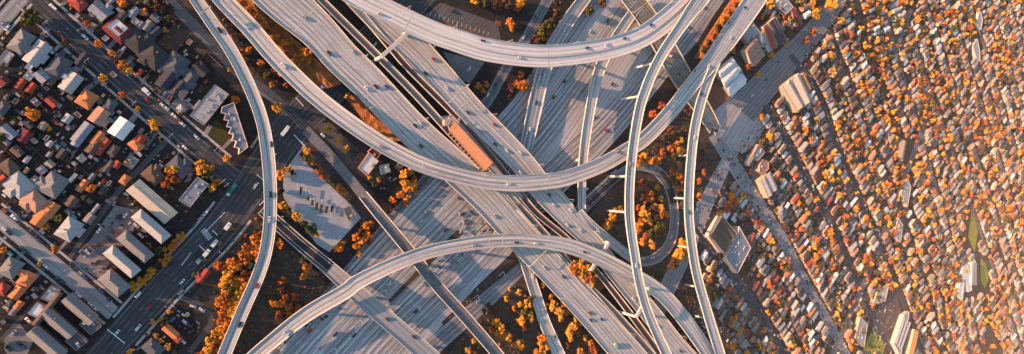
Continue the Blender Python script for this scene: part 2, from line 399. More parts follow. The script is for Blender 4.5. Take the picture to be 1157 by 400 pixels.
LPK = PATHS['LP']; [struct(kerb(LPK, 'loop_barrier', PARAPET, sd, .5, .9, 0)) for sd in (1, -1)]
road('fresh_asphalt_patch', 'LP2', 'loop ramp', [(754, 214, 11), (758, 221, 11), (760, 230, 11)], ASPN)
road('fresh_asphalt_patch', 'LP3', 'collector road', [(700, 199, 9), (682, 214, 9), (664, 231, 9)], ASPN)
road('cross_road', 'S6', 'sloping cross road', [(830, 170, 12), (817, 190, 14), (797, 232, 17), (778, 275, 19), (758, 318, 19), (744, 348, 19), (722, 380, 19), (704, 404, 19)], road_mat('worn_concrete', (.25, .245, .245), (.11, .11, .115), line=.4))
road('boulevard', 'B2', 'grey boulevard by the rail yard', [(838, 126, 36), (852, 110, 33), (880, 78, 30), (913, 43, 24), (938, 12, 20), (952, -10, 18)], road_mat('grey_asphalt', (.16, .157, .16), (.085, .085, .09), line=.2, lane=6))
road('rail_street', 'S5', 'broad rail street', [(806, 152, 13), (826, 182, 15), (860, 234, 14), (883, 268, 12), (903, 306, 11), (927, 348, 10), (955, 398, 9), (962, 412, 9)], road_mat('worn_concrete', (.25, .245, .245), (.11, .11, .115), line=.4))
road('suburb_street', 'S7', 'dark street below the warehouse', [(786, 258, 9), (797, 273, 9), (827, 309, 10), (857, 353, 10), (888, 404, 9)], ASPH)
road('suburb_street', 'S8', 'street past the cream warehouses', [(866, 118, 8.5), (874, 133, 8.5), (900, 181, 8.5), (920, 220, 8), (943, 262, 7.5), (958, 297, 7), (985, 352, 6), (1008, 402, 5)], ASPH)
road('suburb_street', 'S9', 'second narrow suburb street', [(893, 62, 7), (910, 84, 7), (928, 117, 7), (942, 156, 7), (958, 195, 6.5), (978, 239, 6), (1000, 292, 5.5), (1022, 345, 5), (1042, 402, 4.5)], ASPH)
road('suburb_street', 'S10', 'third narrow suburb street', [(936, 30, 5), (945, 58, 5), (957, 86, 5), (984, 158, 4.5), (1010, 218, 4), (1035, 290, 3.5), (1060, 370, 3)], ASPH)
road('suburb_street', 'S11', 'far suburb street', [(1003, 20, 4), (1012, 60, 4), (1040, 150, 3.2), (1066, 240, 2.8), (1090, 330, 2.4)], ASPM)
road('suburb_street', 'C1', 'cross street of the suburb', [(1030, 10, 4), (1012, 58, 4)], ASPM)
road('suburb_street', 'C2', 'cross street of the suburb', [(1050, 125, 4), (1034, 168, 5), (1010, 233, 5.5), (985, 300, 6), (962, 352, 6), (940, 402, 6)], ASPM)

# pavement crossings and stop lines at the junction
def stripe(a, b, w, name='stop_line', z=.16):
    p, q = P(*a, z), P(*b, z); d = (q-p).normalized(); n = Vector((-d.y, d.x, 0))*w/2
    return struct(obj(name, mesh(name, [p-n-p, q-n-p, q+n-p, p+n-p], [(0, 1, 2, 3)], MATS.get('white_paint') or plain('white_paint', (.75, .75, .73), (.6, .6, .58), 2)), None, p))
for a, b in (((255, 202), (247, 209)), ((290, 197), (298, 204)), ((293, 232), (299, 226)), ((240, 260), (248, 268)), ((225, 277), (233, 285)), ((332, 152), (345, 166)), ((334, 110), (343, 120)), ((121, 372), (141, 388))):
    stripe(a, b, .6)
stripe((254, 240), (232, 262), .45, 'lane_line'); stripe((216, 285), (205, 300), .45, 'lane_line')
for k in range(7): stripe((233+k*1.3-6, 262+k*1.6), (238+k*1.3-6, 258+k*1.6), .5, 'lane_line')
stripe((657, 86), (635, 127), .7, 'lane_line').data.materials[0] = plain('orange_paint', (.62, .22, .05), (.5, .17, .05), 1)
# white chevrons and gores on the freeway
for x, y in ((432, 331), (443, 322), (405, 365), (398, 372), (376, 397), (513, 313), (505, 337), (537, 337), (566, 311), (470, 349), (455, 359), (488, 316)):
    stripe((x-3, y+1), (x+3, y-4), .35, 'lane_line'); stripe((x+3, y-4), (x+5, y+2), .35, 'lane_line')

# ------------------------------------------------------------------ flyovers and viaducts
DECKS = []
def flyover(key, phrase, label, name, cat, pts, z, mat, n=7, cols=(), joints=(), gaps=((), ()), width=None, thick=2.0, ph=1.05, colw=2.6, group=None, pm=None):
    p = Path(key, phrase, pts, z, n, width); org = Vector((p.C[0].x, p.C[0].y, 0)); t = empty(name, org)
    DECKS.append(p)
    sheet(p, 'deck', mat, 0, t, org, thick)
    for side, gp in ((1, gaps[0]), (-1, gaps[1])):
        runs = [(0, p.N)]
        for (a, b) in gp:                              # a gap given by two image points
            ia, ib = sorted((p.near(*a), p.near(*b))); new = []
            for r0, r1 in runs:
                if ia-r0 > 1: new.append((r0, min(r1, ia+1)))
                if r1-ib > 1: new.append((max(r0, ib), r1))
            runs = new
        for r0, r1 in runs: kerb(p, 'parapet', pm or PARAPET, side, .5, ph, 0, t, org, r0, r1)
    for (x, y) in joints:
        i = p.near(x, y); b = MB(); h = p.hw[i]-.55
        b.bar(p.across(i, -h, .012)-org, p.across(i, h, .012)-org, .9, .02); b.ob('expansion_joint', PARAPET, t)
    for (x, y) in cols:
        i = p.near(x, y); c = p.C[i]; a = p.tan(i)
        if any(q is not p and q.z[j] < p.z[i]-2 and q.z[j] > 2 and (q.C[j].xy-c.xy).length < q.hw[j]+2 for q in DECKS for j in range(q.N)): continue
        b = MB(); top = p.z[i]-thick-1.4; k = colw/2
        b.tube((c.x-org.x, c.y-org.y, -.3), (c.x-org.x, c.y-org.y, top), k*1.05, k*.95, 8)
        co = b.ob('column', PARAPET, t)
        b = MB(); ca, sa = math.cos(a+math.pi/2), math.sin(a+math.pi/2); hh = p.hw[i]*.66
        d = Vector((ca, sa, 0)); o = Vector((c.x-org.x, c.y-org.y, top+.7))
        b.bar(o-d*hh, o+d*hh, colw, 1.5); b.ob('cap_beam', PARAPET, co)
    thing(t, label, cat, '', group, pos=p.C[p.N//2]); t['label'] = label
    return p, t, org
def bent(t, org, a, b, z, w=3.0):
    """a straddle beam on two columns"""
    A, B = P(*a, z)-org, P(*b, z)-org; m = MB(); m.bar(A, B, w, 2.2); be = m.ob('straddle_beam', PARAPET, t)
    for q in (A, B):
        m = MB(); m.tube((q.x, q.y, -.3), (q.x, q.y, z-1.0), 1.5, 1.4, 8); m.ob('column', PARAPET, t)
G1 = 'flyover ramps of the interchange'
flyover('BR', 'narrow rail bridge', 'narrow concrete trough bridge carrying the railway across the sunken freeway', 'rail_bridge', 'bridge',
        [(345, 146, 11), (375, 178, 11), (405, 214, 11), (427, 241, 12), (462, 283, 13), (492, 321, 13), (520, 352, 13), (554, 391, 13), (568, 408, 13)], [.3, 2, 5, 8, 9, 9, 9, 9, 9], BALLAST, 5,
        [(440, 257), (474, 300), (505, 335), (535, 370)], gaps=((((345, 146), (412, 222)),), (((345, 146), (412, 222)),)), ph=1.6, colw=2.2)
flyover('AB', 'avenue bridge', 'wide pale street bridge with a dark asphalt approach crossing the freeway', 'street_bridge', 'bridge',
        [(296, 236, 14), (312, 251, 15), (340, 276, 15.5), (373, 304, 17), (410, 337, 20.5), (448, 370, 21), (481, 399, 21), (500, 416, 21)], [.3, .6, 2, 5, 8, 8.5, 8.5, 8.5],
        road_mat('bridge_concrete', (.26, .26, .265), (.18, .18, .185), line=.15), 5, [(410, 337), (440, 363), (475, 394)], thick=1.6, ph=.8, group=None)
pa = Path('AP', 'avenue bridge', [(297, 237, 11), (312, 251, 11.5), (340, 276, 12), (373, 303, 13)], [.36, .66, 2.06, 5.03], 5)
flyover('O1', 'old road overpass', 'straight grey overpass with orange edge lines between the ring flyovers', 'road_overpass', 'bridge',
        [(707, -12, 23), (716, 0, 23), (732, 22, 23), (748, 48, 24), (764, 76, 24), (777, 98, 22), (795, 125, 18), (808, 147, 14)], [10, 10, 10, 10, 10, 9, 5, .6],
        road_mat('overpass_asphalt', (.19, .175, .165), (.10, .095, .09), edge=(.75, .40, .10), line=.8), 5, [(725, 12), (764, 76)], thick=1.8)
flyover('R9', 'slip road under the viaduct', 'narrow slip road curving down beside orange trees from under the viaduct', 'slip_road', 'flyover',
        [(588, 285, 11), (594, 298, 11.5), (606, 335, 12), (615, 363, 12.5), (630, 397, 13), (638, 412, 13)], [5, 5, 4, 4, 4, 4], CONC, 6, [(600, 318)], ph=.9)
flyover('R10', 'upper slip road', 'slip road rising from the top edge and bending down beside dark lanes', 'slip_road', 'flyover',
        [(668, -12, 14), (656, 4, 14), (639, 28, 15), (623, 56, 16), (612, 88, 16), (604, 122, 16), (598, 150, 15), (590, 185, 14)], [3, 3, 3, 4, 5, 5, 5, 4], CONC2, 6, (), ph=.9)
flyover('R8', 'slim branch ramp', 'slim grey branch ramp dropping straight down under both large curves', 'branch_ramp', 'flyover',
        [(724, 2, 11), (704, 30, 11), (686, 60, 12), (677, 80, 12), (669, 112, 11), (661, 160, 10), (657.5, 200, 9), (657, 236, 8.5)], [9, 10, 10, 10, 10, 10, 9.5, 9], CONC, 6,
        [(700, 36), (672, 100), (659, 180)], joints=[(665, 133)], ph=.9)
H1P, H1T, H1O = flyover('H1', 'left viaduct', 'broad left freeway viaduct with many lanes running diagonally through the picture', 'freeway_viaduct', 'viaduct',
        [(283, -36, 50), (318, -2, 49), (357, 33, 42), (386, 65, 40), (415, 93, 39), (467, 147, 37), (516, 191, 37), (553, 226, 37), (588, 266, 36), (629, 309, 35), (670, 354, 34), (698, 387, 34), (722, 414, 34)], 11,
        road_mat('viaduct_concrete', (.46, .432, .41), (.15, .145, .142), streak=.6, edge=(.75, .45, .18), patch=.12), 6,
        [(520, 196), (545, 219), (610, 292), (650, 330)], joints=[(480, 158), (345, 24), (420, 96)], thick=2.2)
BUS = road_mat('busway_paving', (.21, .17, .145), (.12, .10, .09), dash=False, line=.3)
flyover('BW', 'busway', 'slim tan busway strip along the right side of the left viaduct', 'busway', 'viaduct',
        [(340, -24, 8), (364, 1, 8), (425, 61.5, 8), (470, 107.5, 8), (513, 155, 8), (565, 211, 8), (612, 261, 8), (637, 291, 7.5), (656.5, 316, 7.5), (688, 347, 8), (724, 386, 8), (746, 413, 8)], 10.4, BUS, 6, [(600, 246), (660, 312)], ph=1.5)
RUST = road_mat('rust_paving', (.15, .062, .045), (.08, .04, .034), dash=False, line=.2)
flyover('BW2', 'rusty busway', 'slim rust red busway strip along the left side of the right viaduct', 'busway', 'viaduct',
        [(383, -12, 7), (406, 13, 7), (441, 54, 7), (464, 80, 7), (522, 138, 7), (541, 160, 7), (575, 202, 7), (603, 238, 7), (640, 269, 6), (664, 296, 6), (686, 321, 6), (716, 360, 7), (746, 401, 7), (754, 412, 7)], 10.4, RUST, 6, [(620, 252), (660, 295)], ph=1.5)
H2P, H2T, H2O = flyover('H2', 'right viaduct', 'broad right freeway viaduct passing under the top curve beside the station', 'freeway_viaduct', 'viaduct',
        [(382, -30, 32), (404, -6, 32), (428, 19, 32), (453.5, 41.5, 32), (477, 63.5, 31), (532.5, 125.5, 29), (553, 146, 28), (588.5, 182.5, 27), (613, 214, 27), (632, 234, 27), (651, 256, 22), (671.5, 276, 20), (696, 308, 20), (733, 352, 22), (760, 386, 22), (780, 408, 22)], 11,
        road_mat('viaduct_concrete', (.46, .432, .41), (.15, .145, .142)), 6, [(560, 152), (625, 226), (720, 340)],
        joints=[(640, 243), (520, 112)], gaps=((((640, 240), (664, 270)),), ()), thick=2.2)
R7P, _, _ = flyover('R7', 'exit ramp', 'short exit ramp leaving the right viaduct towards the loop ramp', 'exit_ramp', 'flyover',
        [(655, 238, 6), (664, 250, 9), (676, 262, 11), (692, 275, 11), (706, 286, 11), (716, 293, 11)], [10.9, 10.7, 9, 6, 3, .3], CONC, 6, (), gaps=((), (((655, 238), (668, 254)),)), ph=.9)
flyover('R1', 'left curved ramp', 'slender curved flyover ramp arching over the junction at the left', 'flyover_ramp', 'flyover',
        [(216, -10, 14), (222, 0, 14), (242, 29, 14.5), (258, 52, 14.5), (273, 79, 14.5), (287, 110, 14.5), (296, 136, 14.5), (301, 162, 15), (304.5, 195, 15), (305.5, 238, 14.5), (302, 275, 14.5), (293, 308, 14.5), (273, 354, 14.5), (255, 397, 15), (248, 414, 15)],
        [13, 13, 13.5, 14, 14, 14, 14, 14, 14, 14, 13, 12, 11, 10, 10], CONC, 6, [(258, 52), (287, 110), (303, 180), (304, 252), (290, 314), (265, 372)], joints=[(283.5, 93), (300, 285)], group=G1)
R2P, R2T, R2O = flyover('R2', 'long sweeping flyover', 'long flyover sweeping from top left under the thin ramps to top right', 'flyover_ramp', 'flyover',
        [(245, -10, 20), (252, 0, 20), (282, 31, 20), (305, 58, 20), (326, 80, 19.5), (364, 115, 19), (413, 151, 18.5), (455, 176, 18), (490, 191, 17.5), (535, 202.5, 17.5), (562, 206.5, 18), (590, 207, 18.5), (620, 204.5, 18), (642, 200.5, 17.5), (680, 186, 17), (709, 169.5, 16.5), (730, 155, 16), (758, 125.5, 16), (785, 91, 16.5), (803, 70, 19), (824, 41, 22), (850, 4, 23), (860, -12, 23)],
        [13, 13, 14, 15, 16, 18, 20, 21, 22, 22, 22, 22, 22, 22, 22, 22, 22, 22, 23, 24, 25, 25, 25], CONC, 6,
        [(300, 52), (345, 97), (400, 142), (437, 167), (650, 198), (690, 182), (735, 150), (765, 117), (790, 84), (813, 56), (835, 25)],
        joints=[(480, 186), (620, 204), (750, 135), (846, 12)], gaps=((), (((800, 73), (815, 53)),)), group=G1)
R3P, R3T, R3O = flyover('R3', 'right thin ramp', 'thin ramp forking from the long flyover and running down to the bottom edge', 'flyover_ramp', 'flyover',
        [(810, 70, 8), (804, 81, 10), (797, 99, 10.5), (791, 118, 10.5), (784, 150, 10), (779.5, 195, 9.8), (778, 235, 9.8), (780, 265, 9.8), (785, 300, 9.8), (791, 325, 10), (800, 356, 10.5), (811, 392, 11), (818, 415, 11)],
        [24.2, 23.9, 23, 22.5, 22, 22, 22, 22, 22, 22, 21, 20, 19], CONC, 7, [(791, 118), (780.5, 175), (778, 222), (782, 280), (791, 325), (803, 362)],
        joints=[(779, 210), (793, 332)], gaps=((), (((812, 66), (806, 76)),)), group=G1, colw=2.2)
R6P, R6T, R6O = flyover('R6', 'lower arching flyover', 'arching flyover curving from the bottom edge over both viaducts at lower middle', 'flyover_ramp', 'flyover',
        [(276, 413, 16), (302, 390, 16), (345, 356, 17), (389, 330, 17), (405, 318, 16.5), (448, 297.5, 15.5), (490, 283, 15), (540, 274, 15), (573, 271.5, 15), (600, 272, 15.5), (640, 277.5, 17), (678, 292, 17), (713, 310, 16.5), (733, 321, 16), (752, 336, 16), (770, 357, 16), (782, 373, 16), (799, 398, 15), (809, 416, 15)],
        [9, 11, 14, 17, 18, 20, 20, 20, 20, 20, 20, 20, 20, 19, 18, 17, 17, 16, 16], CONC, 6, [(345, 356), (400, 321), (448, 297), (500, 281), (745, 330), (775, 363)],
        joints=[(376, 337), (550, 273), (566, 272)], group=G1)
bent(R6T, R6O, (688, 274), (668, 305), 17.2)
R5P, R5T, R5O = flyover('R5', 'high top curve', 'wide twin-carriageway flyover curving high across the top of the picture', 'flyover_ramp', 'flyover',
        [(380, -19, 25), (406, -3, 25), (437, 12, 25), (462, 24.5, 25), (490, 37, 25), (516, 46, 25.5), (546, 55.5, 26), (584, 61.5, 26), (620, 63.5, 25), (663, 59, 24.5), (699, 51.5, 24), (728, 40, 24), (752, 23, 24), (770, 7, 24), (788, -12, 24)], 28,
        road_mat('twin_concrete', (.60, .56, .53), (.33, .31, .295), streak=.5), 6, [(514, 46), (563, 60), (655, 60), (712, 47), (745, 28)], joints=[(460, 24), (617, 63.5)], group=G1, thick=2.4, colw=3)
bent(R5T, R5O, (463, 35), (431, 64), 25.0)
b = MB(); pth = R5P                                       # median barrier between the carriageways
for i in range(pth.N-1): b.bar(pth.across(i, -.8, .4)-R5O, pth.across(i+1, -.8, .4)-R5O, .6, .85)
b.ob('median_barrier', PARAPET, R5T)
R4P, R4T, R4O = flyover('R4', 'highest thin ramp', 'thin highest ramp crossing above the other curves from top to bottom edge', 'flyover_ramp', 'flyover',
        [(801, -16, 17), (791, 0, 17), (781, 13, 15), (767, 33, 12), (750, 58, 11.5), (738, 80, 11), (729, 102, 11), (722, 125, 10.5), (715.5, 163, 10), (711.5, 205, 9.8), (711, 240, 9.8), (713.5, 265, 9.8), (717, 287, 9.8), (722, 318, 9.8), (731, 350, 10), (744, 381, 10.5), (752, 398, 11), (760, 414, 11)], 34, CONC, 7,
        [(742, 70), (726, 108), (715.5, 163), (711.3, 200), (711, 241), (716, 283), (741, 375)], joints=[(732, 96), (712, 200)], group=G1, colw=2.4)
bent(R4T, R4O, (736, 327), (719, 358), 31.0)

# dark asphalt of the bridge approach, laid on the deck
ap = sheet(pa, 'approach_asphalt', ASPN, 0); struct(ap)

t = MB(); o = P(655, 306, 0); t.prism([(P(x, y, 6).x-o.x, P(x, y, 6).y-o.y) for x, y in ((634, 284), (642, 280), (668, 300), (683, 325), (671, 333), (655, 318))], -.3, 6.0); struct(t.ob('embankment', LITTER, None, o))
# rails
for key, pts, zz in (('rails', [(182, -8, 3), (198, 8, 3), (240, 50, 3), (272, 84, 3), (306, 108, 3), (345, 146, 3)], .3), ):
    p = Path(key, 'railway corridor', pts, zz, 4); t = empty('railway_track', p.C[0])
    for s in (-1.6, -.1, 1.6, 3.1):
        m = MB()
        for i in range(p.N-1): m.bar(p.across(i, s)-p.C[0], p.across(i+1, s)-p.C[0], .22, .3)
        m.ob('rail', STEEL, t)
    thing(t, 'twin railway track running along the earth corridor under the left ramp', 'railway', pos=p.C[5]); t['label'] = 'twin railway track running along the earth corridor under the left ramp'

# banks rising to the decks
def loft(name, A, zA, B, zB, mat, n=10, rough=.5):
    a = spline(A, 6); b2 = spline(B, 6); m = len(a); vs = []; fs = []
    for i in range(m):
        for k in range(n+1):
            t = k/n; x, y = a[i]*(1-t)+b2[i]*t; z = zA*(1-t)+zB*t+(rng.normal()*rough if 0 < k < n else 0)
            vs.append(P(x, y, max(z, .03)))
    o = vs[0].copy()
    for i in range(m-1):
        for k in range(n):
            q = i*(n+1)+k; f = (q, q+1, q+n+2, q+n+1)
            nn = (vs[f[1]]-vs[f[0]]).cross(vs[f[2]]-vs[f[0]]); fs.append(f if nn.z > 0 else f[::-1])
    return struct(obj(name, mesh(name, [v-o for v in vs], fs, mat), None, o))
loft('embankment', [(262, -6), (296, 34), (330, 78), (352, 105)], .1, [(287, -6), (322, 33), (356, 65), (386, 95)], 9.0, LITTER)
loft('embankment', [(784, 66), (798, 42), (822, 5), (832, -10)], .1, [(806, 66), (816, 47), (838, 10), (848, -10)], 13.0, LITTER)
loft('embankment', [(388, 108), (412, 138), (436, 160)], .1, [(404, 108), (428, 132), (456, 159)], 8.0, LITTER, 5)
loft('embankment', [(745, 195), (766, 230), (764, 280)], .1, [(768, 180), (784, 230), (778, 290)], 2.0, BROWN, 6, .3)

# ------------------------------------------------------------------ houses and other buildings
RC = {'grey': (.17, .17, .18), 'pale grey': (.33, .33, .34), 'dark': (.045, .043, .047), 'brown': (.11, .075, .06), 'salmon': (.36, .21, .15), 'orange': (.46, .17, .07), 'red': (.30, .055, .035),
      'maroon': (.14, .03, .036), 'white': (.62, .62, .62), 'blue grey': (.20, .225, .27), 'navy': (.04, .044, .065), 'lilac': (.27, .26, .36), 'cream': (.50, .42, .34), 'teal': (.07, .24, .25), 'slate': (.085, .09, .105), 'tan': (.30, .23, .17)}
RM = {k: plain('roofing_'+k.replace(' ', '_'), c, tuple(x*.72 for x in c), .5, .85, .2, detail=4) for k, c in RC.items()}
WALLS = [plain('stucco_'+n, c, tuple(x*.85 for x in c), .3) for n, c in (('cream', (.36, .29, .22)), ('white', (.40, .38, .35)), ('grey', (.19, .18, .18)), ('rose', (.34, .21, .16)), ('tan', (.25, .18, .13)))]
UNITM = plain('roof_unit_metal', (.42, .42, .42), (.3, .3, .3), 1)
def gable_mesh(L, W, ze, rise, hip, ov=.45):
    l, w = L/2+ov, W/2+ov; i = min(w, l*.95) if hip else 0; zr = ze+rise; t = .22
    v = [(-l, -w, ze), (l, -w, ze), (l, w, ze), (-l, w, ze), (-l+i, 0, zr), (l-i, 0, zr), (-l, -w, ze-t), (l, -w, ze-t), (l, w, ze-t), (-l, w, ze-t)]
    f = [(0, 1, 5, 4), (2, 3, 4, 5), (1, 2, 5), (3, 0, 4), (6, 7, 1, 0), (7, 8, 2, 1), (8, 9, 3, 2), (9, 6, 0, 3), (9, 8, 7, 6)]
    return v, f
HOUSES = 0
def place_of(px, py):
    if px > 770 or (px > 700 and py < 60): return ''
    best = min(('S1', 'S2', 'S4', 'A1', 'A2', 'S0', 'A3'), key=lambda k: PATHS[k].dist(px, py))
    d = PATHS[best].dist(px, py); w = PATHS[best].phrase
    i = PATHS['S1'].near(px, py); up = PATHS['S1'].px[i][1] > py and PATHS['S1'].px[i][0] < px
    if up and best == 'S1': return 'above the '+w
    return ('beside the ' if d < 26 else 'back from the ')+w
def house(px, py, L, W, a, kind='gable', col='grey', z=3.0, wall=None, look=None, place=None, pitch=None, cat='house', name='house', wing=None, units=0, axis='x', group='houses of the neighbourhoods', world=None):
    """centre, length and width in picture pixels, direction a in picture degrees (clockwise)"""
    global HOUSES; HOUSES += 1
    if world: c, L, W, rz = world
    else:
        ca, sa = math.cos(R(a)), math.sin(R(a)); zz = z+.8
        e = P(px+ca*L/2, py+sa*L/2, zz)-P(px-ca*L/2, py-sa*L/2, zz)
        g = P(px-sa*W/2, py+ca*W/2, zz)-P(px+sa*W/2, py-ca*W/2, zz)
        c = P(px, py, zz); L, W, rz = e.length, g.length, math.atan2(e.y, e.x)
    L -= .9; W -= .9
    if kind != 'flat' and W > L: L, W, rz = W, L, rz+math.pi/2
    t = empty(name, (c.x, c.y, 0), rz); wall = wall or WALLS[random.randrange(5)]; m = RM[col]
    b = MB(); b.box((0, 0, -.2), (L, W, z+.2)); b.ob('wall', wall, t)
    rise = (pitch or random.uniform(.20, .30))*W
    if kind == 'flat':
        b = MB(); b.box((0, 0, z), (L+.3, W+.3, .12)); ro = b.ob('roof', m, t)
        b = MB()
        for s in (-1, 1): b.box((s*L/2, 0, z+.121), (.3, W+.3, .35)); b.box((0, s*W/2, z+.123), (L-.32, .3, .35))
        b.ob('roof_edge', wall, ro)
    else:
        v, f = gable_mesh(L, W, z, rise, kind == 'hip'); ro = obj('roof', mesh('roof', v, f, m), t)
        if kind == 'gable':
            b = MB()
            for s in (-1, 1):
                x = s*L/2; b.add([(x, -W/2, z), (x, W/2, z), (x, 0, z+rise*.9)], [(0, 1, 2) if s > 0 else (2, 1, 0)])
            b.ob('gable_end', wall, t)
        b = MB(); b.bar((-L/2+(W/2 if kind == 'hip' else 0)*.9, 0, z+rise+.05), (L/2-(W/2 if kind == 'hip' else 0)*.9, 0, z+rise+.05), .45, .16)
        if L > W*1.02 or kind == 'gable': b.ob('ridge_cap', m, ro)
        if wing is None: wing = random.random() < .55 and L > 9
        if wing:
            s = random.choice((-1, 1)); q = random.uniform(-.2, .25)*L; w2 = random.uniform(.34, .46)*L; l2 = W*.5+random.uniform(1.5, 3.0)
            v, f = gable_mesh(l2, w2, z-.02, min(rise*.85, w2*.27), True); o2 = obj('roof_wing', mesh('roof_wing', v, f, m), ro, (q, s*(l2/2), 0), math.pi/2)
            b = MB(); b.box((q, s*l2/2, -.2), (w2, l2-.1, z+.1)); b.ob('wing_wall', wall, t)
        if random.random() < .4:
            b = MB(); b.box((L*random.uniform(-.3, .3), W*.2, z), (.8, .8, rise+.7)); b.ob('chimney', WALLS[3], ro)
    for k in range(units):
        b = MB(); h = random.uniform(.5, 1.1); u = random.uniform(.8, 2.2)
        b.box((random.uniform(-.4, .4)*L, random.uniform(-.33, .33)*W, z+.1), (u, random.uniform(.8, 1.6), h)); b.ob('roof_unit', UNITM, ro)
    size = '' if 9 < L < 17 else ('small ' if L <= 9 else 'long ' if L > 2*W else 'large ')
    look = look or f"{size}{col} {'flat' if kind == 'flat' else 'gabled' if kind == 'gable' else 'hipped'} {cat}"
    thing(t, look, cat, place if place is not None else place_of(px, py), group, axis, (px, py))
    return t
D, A = 41, -51
LEFT = [  # x, y, length, width, direction, roof, colour
 (24, 47, 27, 20, A, 'hip', 'grey'), (7, 64, 15, 12, A, 'flat', 'pale grey'), (42, 60, 30, 19, A, 'gable', 'pale grey'), (33, 75, 9, 8, A, 'flat', 'white'), (66, 75, 26, 20, A, 'hip', 'slate'), (64, 54, 8, 5, A, 'flat', 'pale grey'),
 (88, 3, 20, 14, D, 'hip', 'red'), (113, 12, 22, 17, D, 'gable', 'blue grey'), (105, 15, 8, 6, D, 'flat', 'orange'), (134, 34, 30, 22, D, 'hip', 'maroon'), (138, 17, 11, 11, A, 'gable', 'brown'), (151, 14, 14, 9, A, 'gable', 'blue grey'), (153, 24, 9, 8, D, 'flat', 'pale grey'),
 (159, 28, 9, 7, A, 'gable', 'grey'), (167, 29, 13, 10, A, 'gable', 'grey'), (176, 20, 12, 9, D, 'gable', 'slate'), (176, 35, 10, 12, D, 'gable', 'navy'), (155, 46, 29, 24, D, 'hip', 'dark'), (174, 63, 29, 25, D, 'hip', 'dark'), (198, 73, 26, 24, A, 'hip', 'slate'),
 (214, 47, 7, 7, A, 'flat', 'salmon'), (119, 43, 7, 7, D, 'flat', 'pale grey'), (222, 118, 14, 4, A, 'flat', 'white'), (188, 90, 22, 16, A, 'gable', 'navy'), (201, 100, 20, 14, A, 'gable', 'navy'), (205, 105, 12, 12, A, 'hip', 'salmon'), (214, 90, 22, 14, A, 'hip', 'slate'), (226, 78, 18, 12, D, 'gable', 'dark'),
 (2, 90, 14, 12, D, 'gable', 'maroon'), (23, 95, 13, 9, A, 'gable', 'red'), (35, 99, 13, 9, A, 'gable', 'red'), (33, 85, 13, 10, A, 'flat', 'pale grey'), (47, 86, 15, 13, D, 'gable', 'blue grey'), (59, 90, 15, 8, A, 'gable', 'brown'), (80, 93, 24, 18, A, 'gable', 'pale grey'), (58, 115, 14, 9, D, 'gable', 'red'),
 (66, 119, 6, 7, A, 'flat', 'blue grey'), (98, 112, 20, 19, A, 'hip', 'orange'), (76, 134, 11, 10, A, 'gable', 'pale grey'), (93, 150, 27, 13, A, 'gable', 'blue grey'), (112, 131, 20, 17, A, 'gable', 'salmon'), (124, 119, 14, 12, A, 'hip', 'slate'), (110, 156, 18, 9, A, 'gable', 'orange'), (2, 123, 18, 12, A, 'hip', 'slate'),
 (9, 149, 19, 12, D, 'gable', 'blue grey'), (28, 154, 16, 13, A, 'gable', 'maroon'), (137, 145, 23, 20, A, 'gable', 'white'), (158, 158, 15, 12, A, 'hip', 'red'), (10, 189, 19, 16, D, 'hip', 'brown'), (2, 203, 10, 10, D, 'gable', 'red'), (21, 209, 29, 24, D, 'hip', 'pale grey'), (47, 192, 11, 10, D, 'flat', 'lilac'),
 (40, 203, 10, 8, D, 'flat', 'grey'), (60, 209, 28, 24, A, 'hip', 'grey'), (39, 227, 25, 20, D, 'hip', 'salmon'), (56, 237, 20, 15, A, 'gable', 'orange'), (82, 201, 14, 6, A, 'flat', 'white'), (93, 210, 16, 8, A, 'gable', 'orange'), (81, 228, 14, 11, A, 'gable', 'brown'), (92, 179, 10, 9, D, 'flat', 'pale grey'),
 (102, 177, 6, 5, D, 'flat', 'white'), (87, 160, 12, 10, A, 'gable', 'lilac'), (105, 167, 16, 12, A, 'gable', 'brown'), (116, 166, 22, 8, A, 'gable', 'red'), (128, 170, 14, 10, A, 'hip', 'brown'), (154, 164, 16, 12, D, 'hip', 'orange'), (156, 173, 11, 5, D, 'flat', 'white'), (148, 183, 15, 13, A, 'flat', 'grey'),
 (132, 186, 9, 8, A, 'gable', 'red'), (141, 203, 12, 9, A, 'hip', 'orange'), (122, 189, 14, 7, A, 'gable', 'brown'), (173, 198, 22, 17, D, 'hip', 'brown'), (203, 189, 25, 18, D, 'hip', 'slate'), (78, 259, 27, 20, A, 'hip', 'pale grey'), (46, 247, 20, 15, A, 'gable', 'orange'), (101, 247, 12, 10, A, 'gable', 'grey'),
 (108, 236, 13, 5, A, 'gable', 'blue grey'), (12, 303, 24, 19, A, 'hip', 'grey'), (30, 316, 20, 15, A, 'hip', 'orange'), (3, 327, 15, 12, A, 'hip', 'red'), (19, 331, 17, 12, A, 'gable', 'orange'), (21, 345, 11, 8, A, 'gable', 'orange'), (193, 375, 19, 10, D, 'gable', 'orange'), (173, 394, 21, 17, D, 'hip', 'slate'),
 (201, 383, 10, 9, D, 'hip', 'red'), (230, 312, 18, 8, A, 'gable', 'red'), (99, 282, 12, 9, D, 'flat', 'slate'), (32, 140, 12, 8, D, 'gable', 'dark'), (117, 215, 12, 8, A, 'gable', 'dark'), (70, 174, 13, 9, A, 'gable', 'dark'), (19, 171, 14, 10, D, 'gable', 'brown'), (92, 67, 16, 9, A, 'gable', 'dark'),
 (40, 115, 11, 8, D, 'flat', 'grey'), (128, 84, 8, 6, D, 'flat', 'grey'), (86, 78, 8, 7, D, 'flat', 'grey'), (183, 8, 10, 8, D, 'gable', 'dark')]
for x, y, L, W, a, k, c in LEFT:
    house(x, y, L, W, a, k, c, units=0 if k != 'flat' or L < 10 else 2)
EXT = [(x, y, max(L, W)/2) for x, y, L, W, *_ in LEFT]+[(172, 228, 24), (219, 217, 15), (237, 118, 20), (262, 145, 16), (171, 256, 18), (153, 279, 18), (138, 296, 18), (129, 320, 15), (57, 350, 24), (90, 360, 22), (60, 385, 22), (195, 44, 12)]
